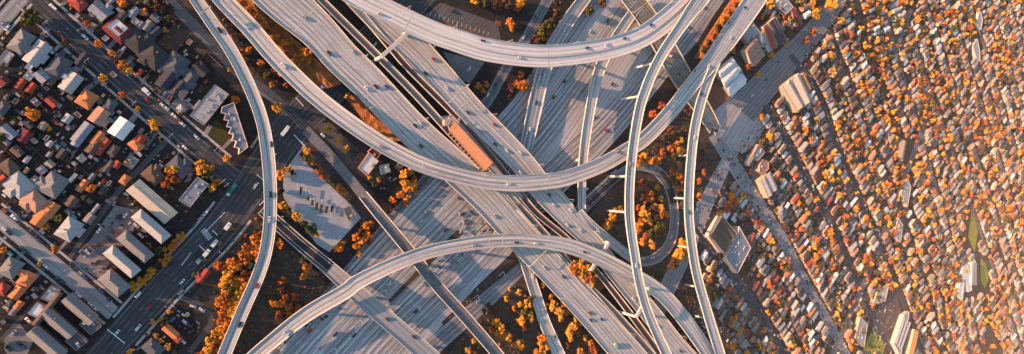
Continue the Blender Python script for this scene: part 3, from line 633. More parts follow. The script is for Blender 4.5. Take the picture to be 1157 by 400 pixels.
for poly, cnt in (([(0, 45), (60, 40), (235, 185), (205, 200), (135, 200), (95, 265), (0, 225)], 34), ([(85, 0), (180, 0), (225, 85), (205, 130), (150, 80)], 10), ([(0, 285), (55, 325), (0, 375)], 5)):
    got = 0
    for _ in range(3000):
        x, y = random.uniform(0, 240), random.uniform(0, 390); L = random.uniform(5, 10)
        if not inside(poly, x, y) or any((x-a)**2+(y-b)**2 < (q*.86+L*.5)**2 for a, b, q in EXT) or any(PATHS[k].dist(x, y) < L*.6+1.5 for k in ('S1', 'S2', 'S4', 'A1', 'A2', 'S0')): continue
        EXT.append((x, y, L/2)); got += 1
        house(x, y, L, L*random.uniform(.55, .9), random.choice((A, D)), random.choice(('gable', 'flat', 'gable', 'hip')), random.choice(('grey', 'dark', 'brown', 'slate', 'pale grey', 'blue grey', 'tan', 'red', 'maroon')), 2.6, wing=False)
        if got >= cnt: break
for poly, cnt in (([(0, 40), (60, 35), (240, 190), (205, 215), (130, 230), (95, 272), (0, 225)], 62), ([(60, 0), (185, 0), (240, 90), (205, 135), (90, 40)], 18), ([(0, 275), (60, 325), (0, 385)], 9), ([(180, 340), (225, 310), (220, 398), (160, 398)], 6)):
    got = 0
    for _ in range(6000):
        x, y = random.uniform(0, 240), random.uniform(0, 398); L = random.uniform(3, 6.5)
        if not inside(poly, x, y) or any((x-a)**2+(y-b)**2 < (q*.80+L*.42)**2 for a, b, q in EXT) or any(PATHS[k].dist(x, y) < L*.6+1.5 for k in ('S1', 'S2', 'S4', 'A1', 'A2', 'S0')): continue
        EXT.append((x, y, L/2)); got += 1; HOUSES -= 1
        house(x, y, L, L*random.uniform(.5, .95), random.choice((A, D)), random.choice(('gable', 'flat', 'flat')), random.choice(('grey', 'dark', 'brown', 'slate', 'pale grey', 'blue grey', 'tan', 'white', 'teal', 'orange')), 2.2, wing=False, cat='shed', name='garden_shed', group='garden sheds of the left blocks')
        if got >= cnt: break
for _ in range(150):
    x, y = random.uniform(0, 235), random.uniform(0, 330)
    if any(inside(q, x, y) for q in ([(0, 40), (60, 35), (240, 190), (205, 215), (130, 230), (95, 272), (0, 225)], [(60, 0), (185, 0), (240, 90), (205, 135), (90, 40)])) and all(PATHS[k].dist(x, y) > 5 for k in ('S1', 'S2', 'S4', 'A1')):
        a = R(random.choice((A, D))); L, W = random.uniform(4, 13), random.uniform(2, 5.5); c, q = math.cos(a), math.sin(a)
        poly_sheet(random.choice(('yard_slab', 'yard_lawn', 'yard_slab')), [(x+c*i*L/2-q*j*W/2, y+q*i*L/2+c*j*W/2) for i, j in ((-1, -1), (1, -1), (1, 1), (-1, 1))], random.choice((WALK, DIRT, GREEN, LOTA, BROWN, LOTA)), .0135+.0004*_/10)
white_top = MB(); o = house(133, 31, 18, 15, D, 'flat', 'white', z=5.2, look='white flat roof storey rising from a maroon roofed house', place='above the avenue', wing=False)
AP = 'apartment block'
for x, y, L, W, a, k, c, lk in ((171, 256, 46, 15, D, 'hip', 'grey', 'uppermost long grey hipped apartment block with sunlit pink slope beside the boulevard trees'),
        (153, 279, 43, 15, D, 'hip', 'slate', 'middle long grey hipped apartment block between two parking courts'),
        (138, 296, 43, 15, D, 'hip', 'grey', 'third long grey hipped apartment block below the middle one'),
        (129, 320, 31, 19, D, 'hip', 'slate', 'shortest grey apartment block by the end of the pale side street')):
    o = house(x, y, L, W, a, k, {'grey': 'pale grey', 'slate': 'grey'}[c], 8, WALLS[3], lk, '', .36, 'apartment block', 'apartment_block', False, 3, group='long apartment blocks'); o['label'] = lk
o = house(172, 228, 58, 20, D, 'gable', 'cream', 5, WALLS[0], 'long cream gabled hall behind the alley', '', .12, 'hall', 'long_hall', False, 2, group=None)
o = house(219, 217, 35, 16, A, 'flat', 'blue grey', 6, WALLS[1], 'blue grey flat roof block beside the golden trees at the junction', '', None, 'building', 'flat_block', False, 5, group=None)
o = house(237, 118, 46, 21, A, 'flat', 'pale grey', 6, WALLS[2], 'worn pale concrete flat roof building beside the left curved ramp', '', None, 'building', 'flat_block', False, 9, group=None)
CG = 'wings of the courtyard complex'
for x, y, L, W, a, k, c, lk in ((57, 333, 19, 13, A, 'flat', 'pale grey', 'pale flat carport at the upper end of the courtyard complex'), (42, 351, 18, 14, A, 'flat', 'white', 'white flat roof by the lower alley in the courtyard complex'),
        (53, 350, 46, 7, A, 'gable', 'brown', 'thin brown roofed strip joining the wings of the courtyard complex'), (90, 350, 42, 15, D, 'gable', 'slate', 'upper wing of the courtyard complex with grey gabled roof'),
        (102, 368, 19, 16, D, 'flat', 'slate', 'flat slate end block of the upper courtyard wing'), (66, 366, 42, 15, D, 'gable', 'slate', 'middle wing of the courtyard complex with grey gabled roof'), (86, 386, 18, 17, D, 'flat', 'slate', 'flat slate end block of the middle courtyard wing'),
        (53, 388, 46, 17, D, 'gable', 'grey', 'lowest wing of the courtyard complex with grey roof at the bottom edge')):
    o = house(x, y, L, W, a, k, c if k == 'flat' or c == 'brown' else 'grey', 8 if k == 'gable' else 7, WALLS[3], lk, '', .34, 'apartment block', 'courtyard_wing', False, 2 if k == 'flat' else 0, group=CG)

def building(pts, h, roof, wall, label, name='building', cat='building', ridges=0, units=4, rim=.7, group=None, base=0.0, skyl=0, place=''):
    """walls and roof drawn round the outline of the roof in the picture"""
    w = [P(x, y, h) for x, y in pts]; n = len(w)
    if sum(w[i].x*w[(i+1) % n].y-w[(i+1) % n].x*w[i].y for i in range(n)) < 0: w = w[::-1]
    c = sum(w, Vector())/n; o = Vector((c.x, c.y, base)); t = empty(name, o); q = [(p.x-c.x, p.y-c.y) for p in w]; hh = h-base
    b = MB(); b.prism(q, -.2, hh); b.ob('wall', wall, t)
    ins = [(x*.985, y*.985) for x, y in q]
    b = MB(); b.prism(ins, hh+.005, hh+.12); ro = b.ob('roof', roof, t)
    if rim:
        b = MB()
        for i in range(n):
            p0, p1 = Vector((*q[i], hh+rim/2)), Vector((*q[(i+1) % n], hh+rim/2)); b.bar(p0, p1, .45, rim+.02*i)
        b.ob('roof_edge', wall, ro)
    e = [Vector((*q[(i+1) % n], 0))-Vector((*q[i], 0)) for i in range(n)]
    k = max(range(n), key=lambda i: e[i].length); dl = e[k].normalized(); nl = Vector((-dl.y, dl.x, 0)); Ls = e[k].length
    mid = Vector((*q[k], 0))
    dep = max((Vector((*p, 0))-mid).dot(nl) for p in q)
    for r in range(ridges):                               # gabled bays along the long side
        y0, y1 = dep*(r+.04)/ridges, dep*(r+.96)/ridges; ym = (y0+y1)/2; z0 = hh+.13; b = MB()
        pt = lambda u, v, z: mid+dl*u+nl*v+Vector((0, 0, z))
        u0, u1 = Ls*.03, Ls*.97; rz_ = z0+(y1-y0)*.2
        b.add([pt(u0, y0, z0), pt(u1, y0, z0), pt(u1, y1, z0), pt(u0, y1, z0), pt(u0, ym, rz_), pt(u1, ym, rz_)], [(0, 1, 5, 4), (2, 3, 4, 5), (1, 2, 5), (3, 0, 4)])
        b.ob('roof_bay', roof if not isinstance(roof, list) else roof[r % len(roof)], ro)
    for s in range(skyl):
        b = MB(); u = Ls*(s+.5)/skyl; b.bar(mid+dl*(u-1)+nl*dep*.5+Vector((0, 0, hh+.25)), mid+dl*(u+1)+nl*dep*.5+Vector((0, 0, hh+.25)), 2.4, .3); b.ob('skylight', GLASS, ro)
    for s in range(units):
        b = MB(); p = mid+dl*Ls*random.uniform(.15, .85)+nl*dep*random.uniform(.2, .75); b.box((p.x, p.y, hh+.1), (random.uniform(1, 2.6), random.uniform(1, 2), random.uniform(.7, 1.4)), math.atan2(dl.y, dl.x)); b.ob('roof_unit', UNITM, ro)
    thing(t, label, cat, place, group, 'x', (sum(p[0] for p in pts)/n, sum(p[1] for p in pts)/n)); return t
W0, W1, W2, W3, W4 = WALLS
PINK = plain('pink_plaster', (.62, .46, .38), (.52, .38, .31), .25)
# the zigzag block beside the lawn: each bay stands out on its own
zz = []
for k in range(6):
    x, y = 250+k*3.0, 127+k*7.8; zz += [(x, y), (x+5.5, y+1.5)]
b_ = building(zz+[(270, 174), (280, 166), (264, 116), (251, 121)], 7, RM['blue grey'], PINK, 'blue grey block with a pink zigzag front facing the lawn', 'zigzag_block', 'apartment block', units=4)
building([(405, 190), (417.5, 172.5), (427.5, 182), (415, 198.5)], 5, RM['white'], RM['orange'], 'white flat roof shop with an orange rim beside the rail line', 'shop', units=1)
building([(429, 187), (439, 185), (441, 194), (431, 197)], 4.5, RM['pale grey'], W2, 'tiny square grey building with a dark roof well', 'kiosk', units=1)
building([(416, 171), (424, 165), (432, 171), (425, 180)], 5, RM['maroon'], W3, 'maroon roofed building half hidden under the long flyover', 'shop', units=1)
building([(446, 189), (452, 183), (458, 187), (451, 192)], 4, RM['brown'], W2, 'small brown shed near the large orange trees', 'shed', units=0, rim=0)
building([(388, 236), (395, 233), (402, 243), (394, 249)], 4, RM['salmon'], W0, 'small salmon kiosk at the corner of the pale lot', 'kiosk', units=1)
building([(514, 137), (508, 147), (548, 193), (557, 184)], 17, plain('terracotta_sheet', (.90, .36, .15), (.76, .27, .11), .3), RM['salmon'], 'long orange station roof on the platform between the viaducts', 'station_roof', 'station', units=0, rim=.3, base=15.2)
SRF = [o_ for o_ in THINGS if o_[0].name.startswith('station_roof')][0][0]
for k in range(13):
    f = (k+.5)/13; a_ = P(514+(557-514)*f, 137+(184-137)*f, 17.2); b_ = P(508+(548-508)*f, 147+(193-147)*f, 17.2); m = MB(); d_ = (b_-a_)*.04; m.bar(a_+d_-SRF.location, b_-d_-SRF.location, 3.0, .14+.02*(k % 3)); m.ob('roof_panel', plain('terracotta_sheet', (0, 0, 0)), SRF)
pl = building([(497, 132), (512, 130), (562, 190), (592, 222), (582, 237), (553, 206)], 11.0, plain('platform_paving', (.42, .34, .27), (.30, .24, .20), .5), W2, 'beige station platform wedged between the two viaducts', 'station_platform', 'platform', units=8, rim=.6, base=8.6)
t = empty('stair_tower', P(503, 139, 11)); m = MB(); m.tube((0, 0, 0), (0, 0, 5), 3, 3, 14); m.ob('drum', W0, t)
for k in range(5):
    m = MB(); an = k*1.25; m.bar((math.cos(an)*3, math.sin(an)*3, 4.6), (math.cos(an)*7, math.sin(an)*7, 5.2), .5, .4); m.ob('canopy_beam', PARAPET, t)
thing(t, 'cream round stair tower with spread canopy beams at the upper end of the station platform', 'tower', pos=(503, 139))
for k in range(12):                                         # columns of the roof teeth
    x, y = 510+k*3.4, 150+k*3.9
    m = MB(); c = P(x-2, y+1, 12.5); m.box((0, 0, -1.4), (1.2, 2.0, 1.8), R(-48)); o = m.ob('platform_shelter', RM['salmon'], None, c)
    thing(o, 'small salmon platform shelter', 'shelter', 'along the left edge of the orange station roof', 'platform shelters', 'x', (x, y))
# right hand side
building([(809, 79), (827, 64), (838, 80), (823, 96)], 8, RM['white'], W0, 'white warehouse with ridged roof beside the right thin ramp', 'warehouse', ridges=2, units=2)
building([(820, 98), (838, 82), (844, 90), (829, 108)], 7, RM['white'], W1, 'lower white warehouse next to the red dirt yard', 'warehouse', ridges=1, units=2)
building([(868, 26), (876, 19), (889, 46), (882, 50)], 7, RM['navy'], W0, 'navy blue roofed sheds in a pair by the grey boulevard', 'shed_row', ridges=2, units=0)
building([(862, 30), (867, 27), (878, 53), (872, 57)], 7, RM['red'], W0, 'red orange long roof beside the navy sheds', 'shed', ridges=1, units=0)
building([(856, 40), (861, 35), (871, 57), (866, 61)], 6, RM['pale grey'], W1, 'pale long shed left of the red orange roof', 'shed', ridges=1, units=0)
building([(842, 57), (852, 45), (864, 62), (851, 75)], 8, RM['salmon'], PINK, 'salmon plastered block with ridges above the grey boulevard', 'warehouse', ridges=3, units=3)
building([(893, 11), (898, 8), (906, 27), (901, 30)], 6, RM['maroon'], W3, 'maroon long shed near the top of the suburb', 'shed', ridges=1, units=0)
building([(838, 38), (850, 24), (858, 36), (846, 50)], 6, RM['pale grey'], W0, 'pale grey works with many roof units beside the overpass', 'warehouse', units=9)
building([(876, 4), (886, -5), (896, 8), (888, 16)], 6, RM['pale grey'], W1, 'pale works at the top edge by the boulevard', 'warehouse', units=6)
building([(884, 98), (893, 90), (908, 121), (901, 127)], 8, RM['cream'], W0, 'left cream warehouse of the joined pair in the suburb', 'warehouse', ridges=1, units=3)
building([(894, 89), (903, 83), (917, 114), (909, 121)], 8, RM['cream'], W0, 'right cream warehouse of the joined pair in the suburb', 'warehouse', ridges=1, units=3)
building([(904, 85), (909, 82), (916, 101), (913, 104)], 6, RM['orange'], W0, 'orange narrow roof right of the cream warehouses', 'shed', ridges=1, units=0)
building([(850, 176), (857, 163), (864, 172), (856, 182)], 6, RM['blue grey'], W3, 'blue grey flat block above the rounded salmon one', 'building', units=3)
building([(858, 187), (862, 180), (868, 183), (868, 191), (862, 197), (858, 194)], 6, RM['salmon'], W3, 'rounded salmon flat block by the rail street car park', 'building', units=2)
building([(859, 204), (867, 196), (878, 210), (868, 224)], 8, RM['pale grey'], W0, 'pale flat hall with a stepped roof below the salmon block', 'building', ridges=2, units=2)
SB = building([(802, 267), (816, 244), (832, 264), (818, 286)], 9, RM['brown'], PINK, 'big warehouse with pink walls and brown striped roof', 'striped_warehouse', 'warehouse', ridges=3, units=0)
building([(820, 291), (834, 263), (835, 256), (848, 280), (833, 309)], 8, RM['blue grey'], PINK, 'big blue grey flat roof hall attached below the striped warehouse', 'hall', units=10)
building([(1010, 388), (1021, 356), (1027, 352), (1024, 376), (1017, 402)], 6, RM['pale grey'], W1, 'pale ribbed school hall beside the brown yard', 'school_hall', 'hall', ridges=3, units=0)
building([(1026, 402), (1033, 372), (1038, 374), (1032, 404)], 8, RM['orange'], W0, 'orange long roof at the bottom edge beside the school', 'school_hall', 'hall', ridges=1, units=0)
building([(986, 345), (1000, 340), (1004, 322), (991, 330)], 5, RM['cream'], W0, 'cream L shaped hall above the school yard', 'hall', units=2)
building([(966, 382), (972, 358), (980, 366), (976, 392)], 5, RM['pale grey'], W0, 'pale school block left of the green field', 'hall', units=4)
building([(1082, 332), (1088, 301), (1093, 298), (1098, 328), (1094, 330), (1090, 312), (1087, 340)], 6, RM['white'], W1, 'white angled school building in the far suburb', 'school_building', 'hall', units=3)
building([(1097, 322), (1098, 296), (1103, 303), (1103, 322)], 8, RM['blue grey'], W1, 'white and blue hall by the far green field', 'hall', ridges=2, units=0)
building([(1103, 26), (1107, 10), (1110, 22), (1108, 34)], 4, RM['pale grey'], W1, 'pale block far off near the top edge', 'far_hall', 'hall', units=0)
building([(1099, 52), (1104, 44), (1107, 60), (1107, 70), (1103, 66)], 4, RM['pale grey'], W1, 'pale bent hall far off among orange trees', 'far_hall', 'hall', units=0)
building([(1013, 174), (1020, 158), (1024, 161), (1020, 182)], 5, RM['tan'], W0, 'cream long hall at the forked cross street', 'hall', ridges=1, units=0)
building([(1018, 218), (1025, 201), (1029, 211), (1025, 234)], 5, RM['pale grey'], W0, 'pale hall beside the cross street of the suburb', 'hall', units=4)
building([(1010, 264), (1015, 246), (1020, 254), (1017, 274)], 5, RM['pale grey'], W0, 'pale grey hall lower on the cross street', 'hall', units=3)
SPECIAL = [(sum(p.co.x for p in []), 0)] if False else []

# ------------------------------------------------------------------ trees
LEAF = {}
for n, c, c2 in (('orange', (.58, .205, .022), (.38, .115, .015)), ('golden', (.62, .29, .028), (.42, .175, .02)), ('russet', (.40, .105, .024), (.22, .058, .018)), ('yellow', (.50, .29, .035), (.30, .16, .02)),
                 ('olive', (.085, .080, .020), (.045, .045, .014)), ('dark brown', (.10, .045, .022), (.05, .027, .018)), ('green', (.06, .085, .02), (.035, .05, .015))):
    LEAF[n] = plain('leaves_'+n.replace(' ', '_'), c, c2, 1.1, .8, .15, detail=2)
def crown_arrays(seed, n_clump, per, leaf):
    """leaf quads over clumps: vertices (n*4, 3) of a crown of radius 1 standing on z = 0"""
    g = np.random.default_rng(seed); V = []
    for k in range(n_clump):
        th, r = g.uniform(0, 2*np.pi), np.sqrt(g.uniform(0, 1))*.70
        zc = .62+g.uniform(-.30, .55)*(1-r*.7); cr = g.uniform(.24, .42)
        c = np.array([r*np.cos(th), r*np.sin(th), zc])
        d = g.normal(size=(per, 3)); d /= np.linalg.norm(d, axis=1)[:, None]; d[:, 2] = np.where(d[:, 2] < -.3, -d[:, 2], d[:, 2])
        p = c+d*cr*g.uniform(.72, 1.05, (per, 1))
        nrm = d+g.normal(size=(per, 3))*.45; nrm /= np.linalg.norm(nrm, axis=1)[:, None]
        a = np.cross(nrm, g.normal(size=(per, 3))); a /= np.linalg.norm(a, axis=1)[:, None]; b = np.cross(nrm, a)
        s = leaf*g.uniform(.7, 1.3, (per, 1)); b = b*.75
        V.append(np.stack([p-a*s-b*s, p+a*s-b*s, p+a*s+b*s, p-a*s+b*s], 1).reshape(-1, 3))
    return np.concatenate(V)
CROWNS = {}
def crown(kind, var):
    k = (kind, var)
    if k not in CROWNS:
        V = crown_arrays(100+var, 13+var % 6, 32, .125); n = len(V)//4
        me = bpy.data.meshes.new('crown'); me.from_pydata(V.tolist(), [], [tuple(range(4*i, 4*i+4)) for i in range(n)]); me.materials.append(LEAF[kind])
        CROWNS[k] = me
    return CROWNS[k]
tm = MB(); tm.tube((0, 0, -.15), (.03, .02, .55), .075, .05, 7); tm.tube((.03, .02, .5), (.32, .1, .95), .045, .02, 5); tm.tube((.03, .02, .5), (-.24, .2, .98), .045, .02, 5); tm.tube((.02, .02, .48), (-.02, -.3, .92), .04, .02, 5)
TRUNK = tm.me('trunk', BARK)
NT_ = 0
def tree(px, py, r, kind, place, z=0.0, world=None):
    global NT_; NT_ += 1
    if world: p, rm = world
    else:
        p = P(px, py, z); zt = r/2; rm = (P(px+r, py, z+3)-P(px-r, py, z+3)).length/4+(P(px, py+r, z+3)-P(px, py-r, z+3)).length/4
    h = random.uniform(1.0, 1.3)
    c = P(px, py, z+rm*h*.6) if not world else p
    t = empty('tree', (c.x, c.y, p.z), random.uniform(0, 6.28)); t.scale = (rm*random.uniform(.82, 1.18), rm*random.uniform(.82, 1.18), rm*h)
    obj('trunk', TRUNK, t); obj('crown', crown(kind, random.randrange(7)), t)
    sz = 'small ' if r < 3.6 else 'big ' if r > 7 else ''
    thing(t, f'{sz}{kind} tree', 'tree', place, 'autumn trees', 'x', (px, py))
TREES = {
 'by the pale street in the top corner': [(37, 19, 11, 'olive'), (31, 25, 7, 'olive'), (44, 25, 6, 'olive'), (5, 40, 4, 'olive')],
 'along the dark residential avenue': [(74, 49, 6, 'orange'), (111, 49, 5, 'orange'), (127, 60, 5, 'orange'), (133, 68, 6, 'orange'), (139, 74, 6, 'orange'), (146, 79, 5, 'golden'), (98, 27, 5, 'russet'), (116, 88, 5, 'golden'), (139, 108, 5, 'golden'), (155, 123, 4, 'yellow'), (174, 141, 7, 'golden'), (205, 128, 4, 'orange'), (158, 57, 4, 'yellow'), (110, 33, 4, 'dark brown')],
 'in the back yards of the left block': [(37, 128, 9, 'orange'), (55, 145, 4, 'golden'), (46, 155, 4, 'green'), (2, 155, 6, 'olive'), (103, 213, 6, 'orange'), (93, 224, 4, 'yellow'), (144, 183, 5, 'yellow'), (118, 205, 4, 'russet'), (66, 246, 5, 'yellow'), (17, 133, 4, 'olive'), (85, 190, 4, 'dark brown'), (64, 165, 4, 'dark brown'), (110, 195, 4, 'dark brown'), (28, 108, 4, 'dark brown'), (72, 142, 4, 'dark brown')],
 'above the dark avenue near the top edge': [(138, 4, 6, 'orange'), (163, 14, 5, 'orange'), (189, 22, 5, 'olive'), (180, 6, 8, 'dark brown'), (170, 3, 6, 'olive'), (146, 30, 4, 'russet'), (192, 10, 6, 'dark brown'), (187, 34, 4, 'golden'), (199, 25, 5, 'dark brown')],
 'beside the pale side street': [(51, 256, 5, 'orange'), (62, 282, 6, 'orange'), (44, 299, 4, 'golden'), (3, 282, 6, 'golden'), (1, 390, 5, 'olive'), (13, 340, 4, 'olive')],
 'in the slate house yard': [(192, 200, 7, 'golden'), (196, 193, 7, 'golden'), (188, 208, 6, 'golden'), (198, 204, 6, 'orange'), (190, 192, 5, 'golden')],
 'between apartment blocks and boulevard': [(204, 267, 6, 'golden'), (197, 275, 6, 'orange'), (186, 282, 4, 'golden'), (179, 284, 5, 'golden'), (189, 290, 5, 'golden'), (184, 297, 6, 'orange'), (178, 302, 6, 'golden'), (172, 307, 7, 'golden'), (166, 313, 6, 'golden'), (159, 318, 6, 'golden'), (152, 323, 7, 'golden'), (193, 281, 5, 'orange')],
 'on the lower side of the boulevard': [(172, 363, 4, 'golden'), (184, 363, 6, 'olive'), (192, 352, 4, 'golden'), (176, 380, 4, 'golden'), (182, 385, 4, 'golden'), (190, 391, 5, 'yellow'), (147, 396, 5, 'golden'), (262, 258, 3.5, 'yellow'), (247, 276, 3.5, 'yellow'), (231, 293, 3.5, 'yellow'), (219, 310, 3.5, 'yellow'), (198, 397, 4, 'olive')],
 'at the avenue and boulevard corner': [(228, 193, 8, 'golden'), (234, 197, 7, 'olive'), (226, 185, 6, 'golden'), (240, 212, 6, 'golden'), (244, 206, 5, 'orange'), (256, 179, 5, 'golden'), (236, 190, 6, 'golden')],
 'between the left curved ramp and the railway': [(260, 65, 4, 'olive'), (265, 113, 5, 'orange'), (313, 121, 6, 'golden'), (259, 79, 3, 'yellow'), (273, 150, 4, 'dark brown'), (282, 160, 4, 'dark brown')],
 'along the upper edge of the pale lot': [(347, 171, 5, 'golden'), (346, 179, 5, 'olive'), (354, 184, 4, 'orange'), (361, 194, 5, 'russet'), (366, 199, 5, 'russet'), (374, 204, 4, 'olive'), (378, 207, 3.5, 'green'), (383, 213, 5, 'orange'), (389, 217, 4, 'orange'), (396, 228, 3, 'green')],
 'along the lower edge of the pale lot': [(317, 198, 6, 'golden'), (325, 191, 5, 'golden'), (331, 195, 4, 'dark brown'), (316, 216, 5, 'golden'), (320, 232, 6, 'golden'), (326, 238, 4, 'olive'), (335, 244, 5, 'golden'), (343, 252, 5, 'olive'), (351, 258, 7, 'green'), (358, 265, 4, 'orange'), (382, 281, 6, 'orange'), (386, 275, 5, 'orange')],
 'in the car park behind the shops': [(370, 145, 6, 'yellow'), (392, 110, 4, 'yellow'), (391, 167, 5, 'golden'), (383, 160, 4, 'golden'), (418, 200, 4, 'golden'), (427, 203, 4, 'golden'), (422, 208, 4, 'olive'), (442, 185, 3, 'olive'), (431, 59, 3.5, 'yellow')],
 'beside the avenue bridge': [(316, 276, 6, 'orange')],
 'in the grove left of the rail bridge': [(402, 268, 6, 'orange'), (408, 262, 6, 'orange'), (413, 256, 5, 'orange'), (419, 253, 4, 'orange'), (415, 266, 6, 'orange'), (409, 272, 6, 'orange'), (403, 278, 5, 'orange'), (405, 286, 4, 'orange'), (417, 274, 4, 'russet')],
 'beside the dark frontage road': [(456, 197, 6, 'golden'), (463, 193, 6, 'golden'), (468, 202, 5, 'orange'), (458, 206, 6, 'golden'), (466, 210, 6, 'golden'), (459, 214, 5, 'orange'), (468, 217, 4, 'golden'), (452, 220, 5, 'orange'), (459, 224, 5, 'orange'), (443, 226, 5, 'orange'), (448, 230, 4, 'russet'), (459, 230, 4, 'orange')],
 'beside the top parking lot': [(540, 98, 5, 'orange'), (549, 95, 4, 'orange'), (546, 103, 4, 'orange'), (576, 26, 5, 'orange'), (577, 33, 4, 'orange'), (588, 3, 8, 'golden'), (584, 10, 5, 'orange'), (536, 1, 5, 'golden'), (560, 6, 7, 'dark brown'), (548, 4, 6, 'olive'), (572, 4, 6, 'dark brown')],
 'beside the upper slip road': [(576, 100, 5, 'orange'), (583, 97, 5, 'orange'), (590, 97, 6, 'orange'), (596, 98, 4, 'golden'), (575, 110, 4, 'dark brown'), (588, 84, 4, 'orange'), (615, 44, 3, 'yellow'), (613, 36, 8, 'olive'), (621, 27, 7, 'olive'), (606, 44, 6, 'dark brown'), (665, 12, 6, 'olive'), (680, 4, 6, 'dark brown'), (629, 15, 6, 'dark brown')],
 'on the slope left of the slip road': [(560, 365, 6, 'golden'), (565, 373, 6, 'golden'), (556, 372, 4, 'golden'), (571, 338, 4, 'golden'), (573, 381, 6, 'golden'), (567, 378, 5, 'golden'), (578, 370, 4, 'golden'), (587, 388, 6, 'golden'), (592, 352, 6, 'golden'), (595, 344, 5, 'golden'), (588, 362, 6, 'golden'), (600, 337, 5, 'golden'), (586, 330, 4, 'orange'), (598, 358, 6, 'golden'), (592, 368, 5, 'orange'), (580, 349, 3.5, 'orange'), (535, 385, 3.5, 'golden'), (528, 396, 5, 'golden'), (535, 399, 4, 'golden'), (575, 327, 3, 'golden'), (611, 384, 6, 'orange'), (614, 393, 6, 'golden'), (607, 398, 5, 'orange'), (588, 344, 4, 'golden'), (546, 352, 4, 'olive'), (552, 345, 4, 'dark brown'), (560, 350, 4, 'dark brown')],
 'between slip road and left viaduct': [(625, 346, 6, 'golden'), (631, 351, 6, 'golden'), (636, 344, 5, 'golden'), (633, 359, 5, 'golden'), (641, 351, 5, 'orange'), (650, 359, 5, 'golden'), (655, 364, 4, 'golden'), (647, 369, 6, 'golden'), (642, 376, 6, 'golden'), (652, 376, 5, 'golden'), (645, 383, 4, 'golden'), (660, 382, 4, 'golden'), (667, 387, 4, 'orange'), (655, 397, 5, 'orange'), (617, 345, 3.5, 'golden'), (622, 336, 4, 'orange'), (612, 322, 3.5, 'golden'), (669, 397, 5, 'russet'), (640, 390, 4, 'dark brown'), (628, 378, 4, 'olive')],
 'between the two viaducts': [(643, 300, 5, 'golden'), (649, 297, 5, 'golden'), (655, 300, 6, 'golden'), (661, 303, 6, 'golden'), (667, 306, 5, 'golden'), (650, 306, 6, 'golden'), (657, 309, 6, 'golden'), (664, 313, 6, 'golden'), (670, 314, 5, 'golden'), (659, 317, 5, 'golden'), (667, 321, 5, 'golden'), (642, 289, 3.5, 'orange'), (634, 284, 3.5, 'russet')],
 'left of the highest thin ramp': [(687, 252, 6, 'golden'), (691, 246, 5, 'golden'), (684, 257, 5, 'golden'), (694, 238, 4, 'golden'), (700, 236, 4, 'golden')],
 'inside the round loop ramp': [(742, 212, 4, 'golden'), (725, 207, 5, 'russet'), (733, 219, 5, 'russet'), (725, 236, 5, 'golden'), (731, 240, 5, 'golden'), (745, 235, 5, 'golden'), (739, 233, 4, 'golden'), (728, 243, 6, 'golden'), (722, 256, 6, 'orange'), (720, 262, 4, 'orange'), (735, 275, 6, 'golden'), (731, 270, 5, 'orange'), (752, 243, 4, 'golden'), (743, 255, 6, 'olive'), (736, 262, 6, 'olive'), (747, 262, 5, 'olive'), (741, 246, 4, 'golden'), (722, 222, 5, 'dark brown')],
 'above the round loop ramp': [(720, 181, 6, 'orange'), (727, 177, 5, 'golden'), (733, 182, 5, 'orange'), (741, 182, 5, 'orange'), (737, 129, 5, 'golden'), (746, 119, 5, 'russet'), (757, 168, 5, 'orange'), (763, 164, 5, 'orange'), (768, 170, 5, 'golden'), (761, 176, 4, 'orange'), (768, 158, 4, 'yellow'), (760, 195, 5, 'russet'), (766, 200, 5, 'orange'), (762, 206, 4, 'orange'), (769, 204, 4, 'russet'), (757, 148, 5, 'dark brown'), (750, 155, 5, 'dark brown'), (748, 172, 4, 'russet'), (766, 215, 5, 'dark brown'), (770, 232, 4, 'dark brown')],
 'in the golden row under the right thin ramp': [(771, 275, 5, 'golden'), (773, 282, 5, 'golden'), (766, 286, 6, 'golden'), (769, 291, 4, 'golden'), (761, 297, 6, 'golden'), (757, 302, 4, 'golden'), (744, 310, 6, 'olive'), (738, 314, 5, 'olive')],
 'beside the lower arching flyover': [(770, 385, 4, 'russet'), (782, 395, 4, 'orange'), (776, 390, 4, 'russet'), (784, 388, 3.5, 'golden'), (768, 378, 4, 'olive')],
 'between the right thin ramp and the cross road': [(790, 205, 4, 'russet'), (794, 195, 4, 'russet'), (788, 180, 4, 'dark brown'), (793, 172, 3.5, 'dark brown'), (789, 222, 4, 'orange'), (799, 165, 4, 'olive')],
 'beside the rail yard and boulevard': [(826, 222, 5, 'orange'), (822, 230, 5, 'russet'), (832, 228, 4, 'orange'), (827, 58, 4, 'golden'), (888, 48, 4, 'yellow'), (871, 63, 4, 'yellow'), (861, 52, 4, 'olive'), (864, 61, 4, 'olive'), (857, 65, 3.5, 'olive'), (859, 133, 4, 'orange'), (856, 19, 3, 'dark brown'), (910, 46, 4, 'russet'), (918, 37, 4, 'russet'), (938, 5, 6, 'golden'), (920, 16, 5, 'yellow'), (857, 85, 3.5, 'golden'), (846, 46, 4, 'russet'), (845, 76, 4, 'russet'), (838, 222, 5, 'olive'), (805, 333, 7, 'olive'), (798, 325, 5, 'olive'), (826, 360, 3, 'golden'), (828, 368, 3.5, 'golden'), (836, 374, 3, 'golden'), (815, 290, 3, 'olive')],
}
def fill(place, poly, n, rs, kinds, gap=5.5, avoid=()):
    xs = [p[0] for p in poly]; ys = [p[1] for p in poly]; got = []
    for _ in range(n*60):
        x, y = random.uniform(min(xs), max(xs)), random.uniform(min(ys), max(ys))
        if not inside(poly, x, y) or any((x-a)**2+(y-b)**2 < gap*gap for a, b in got): continue
        got.append((x, y)); TREES.setdefault(place, []).append((x, y, random.uniform(*rs), random.choice(kinds)))
        if len(got) >= n: break
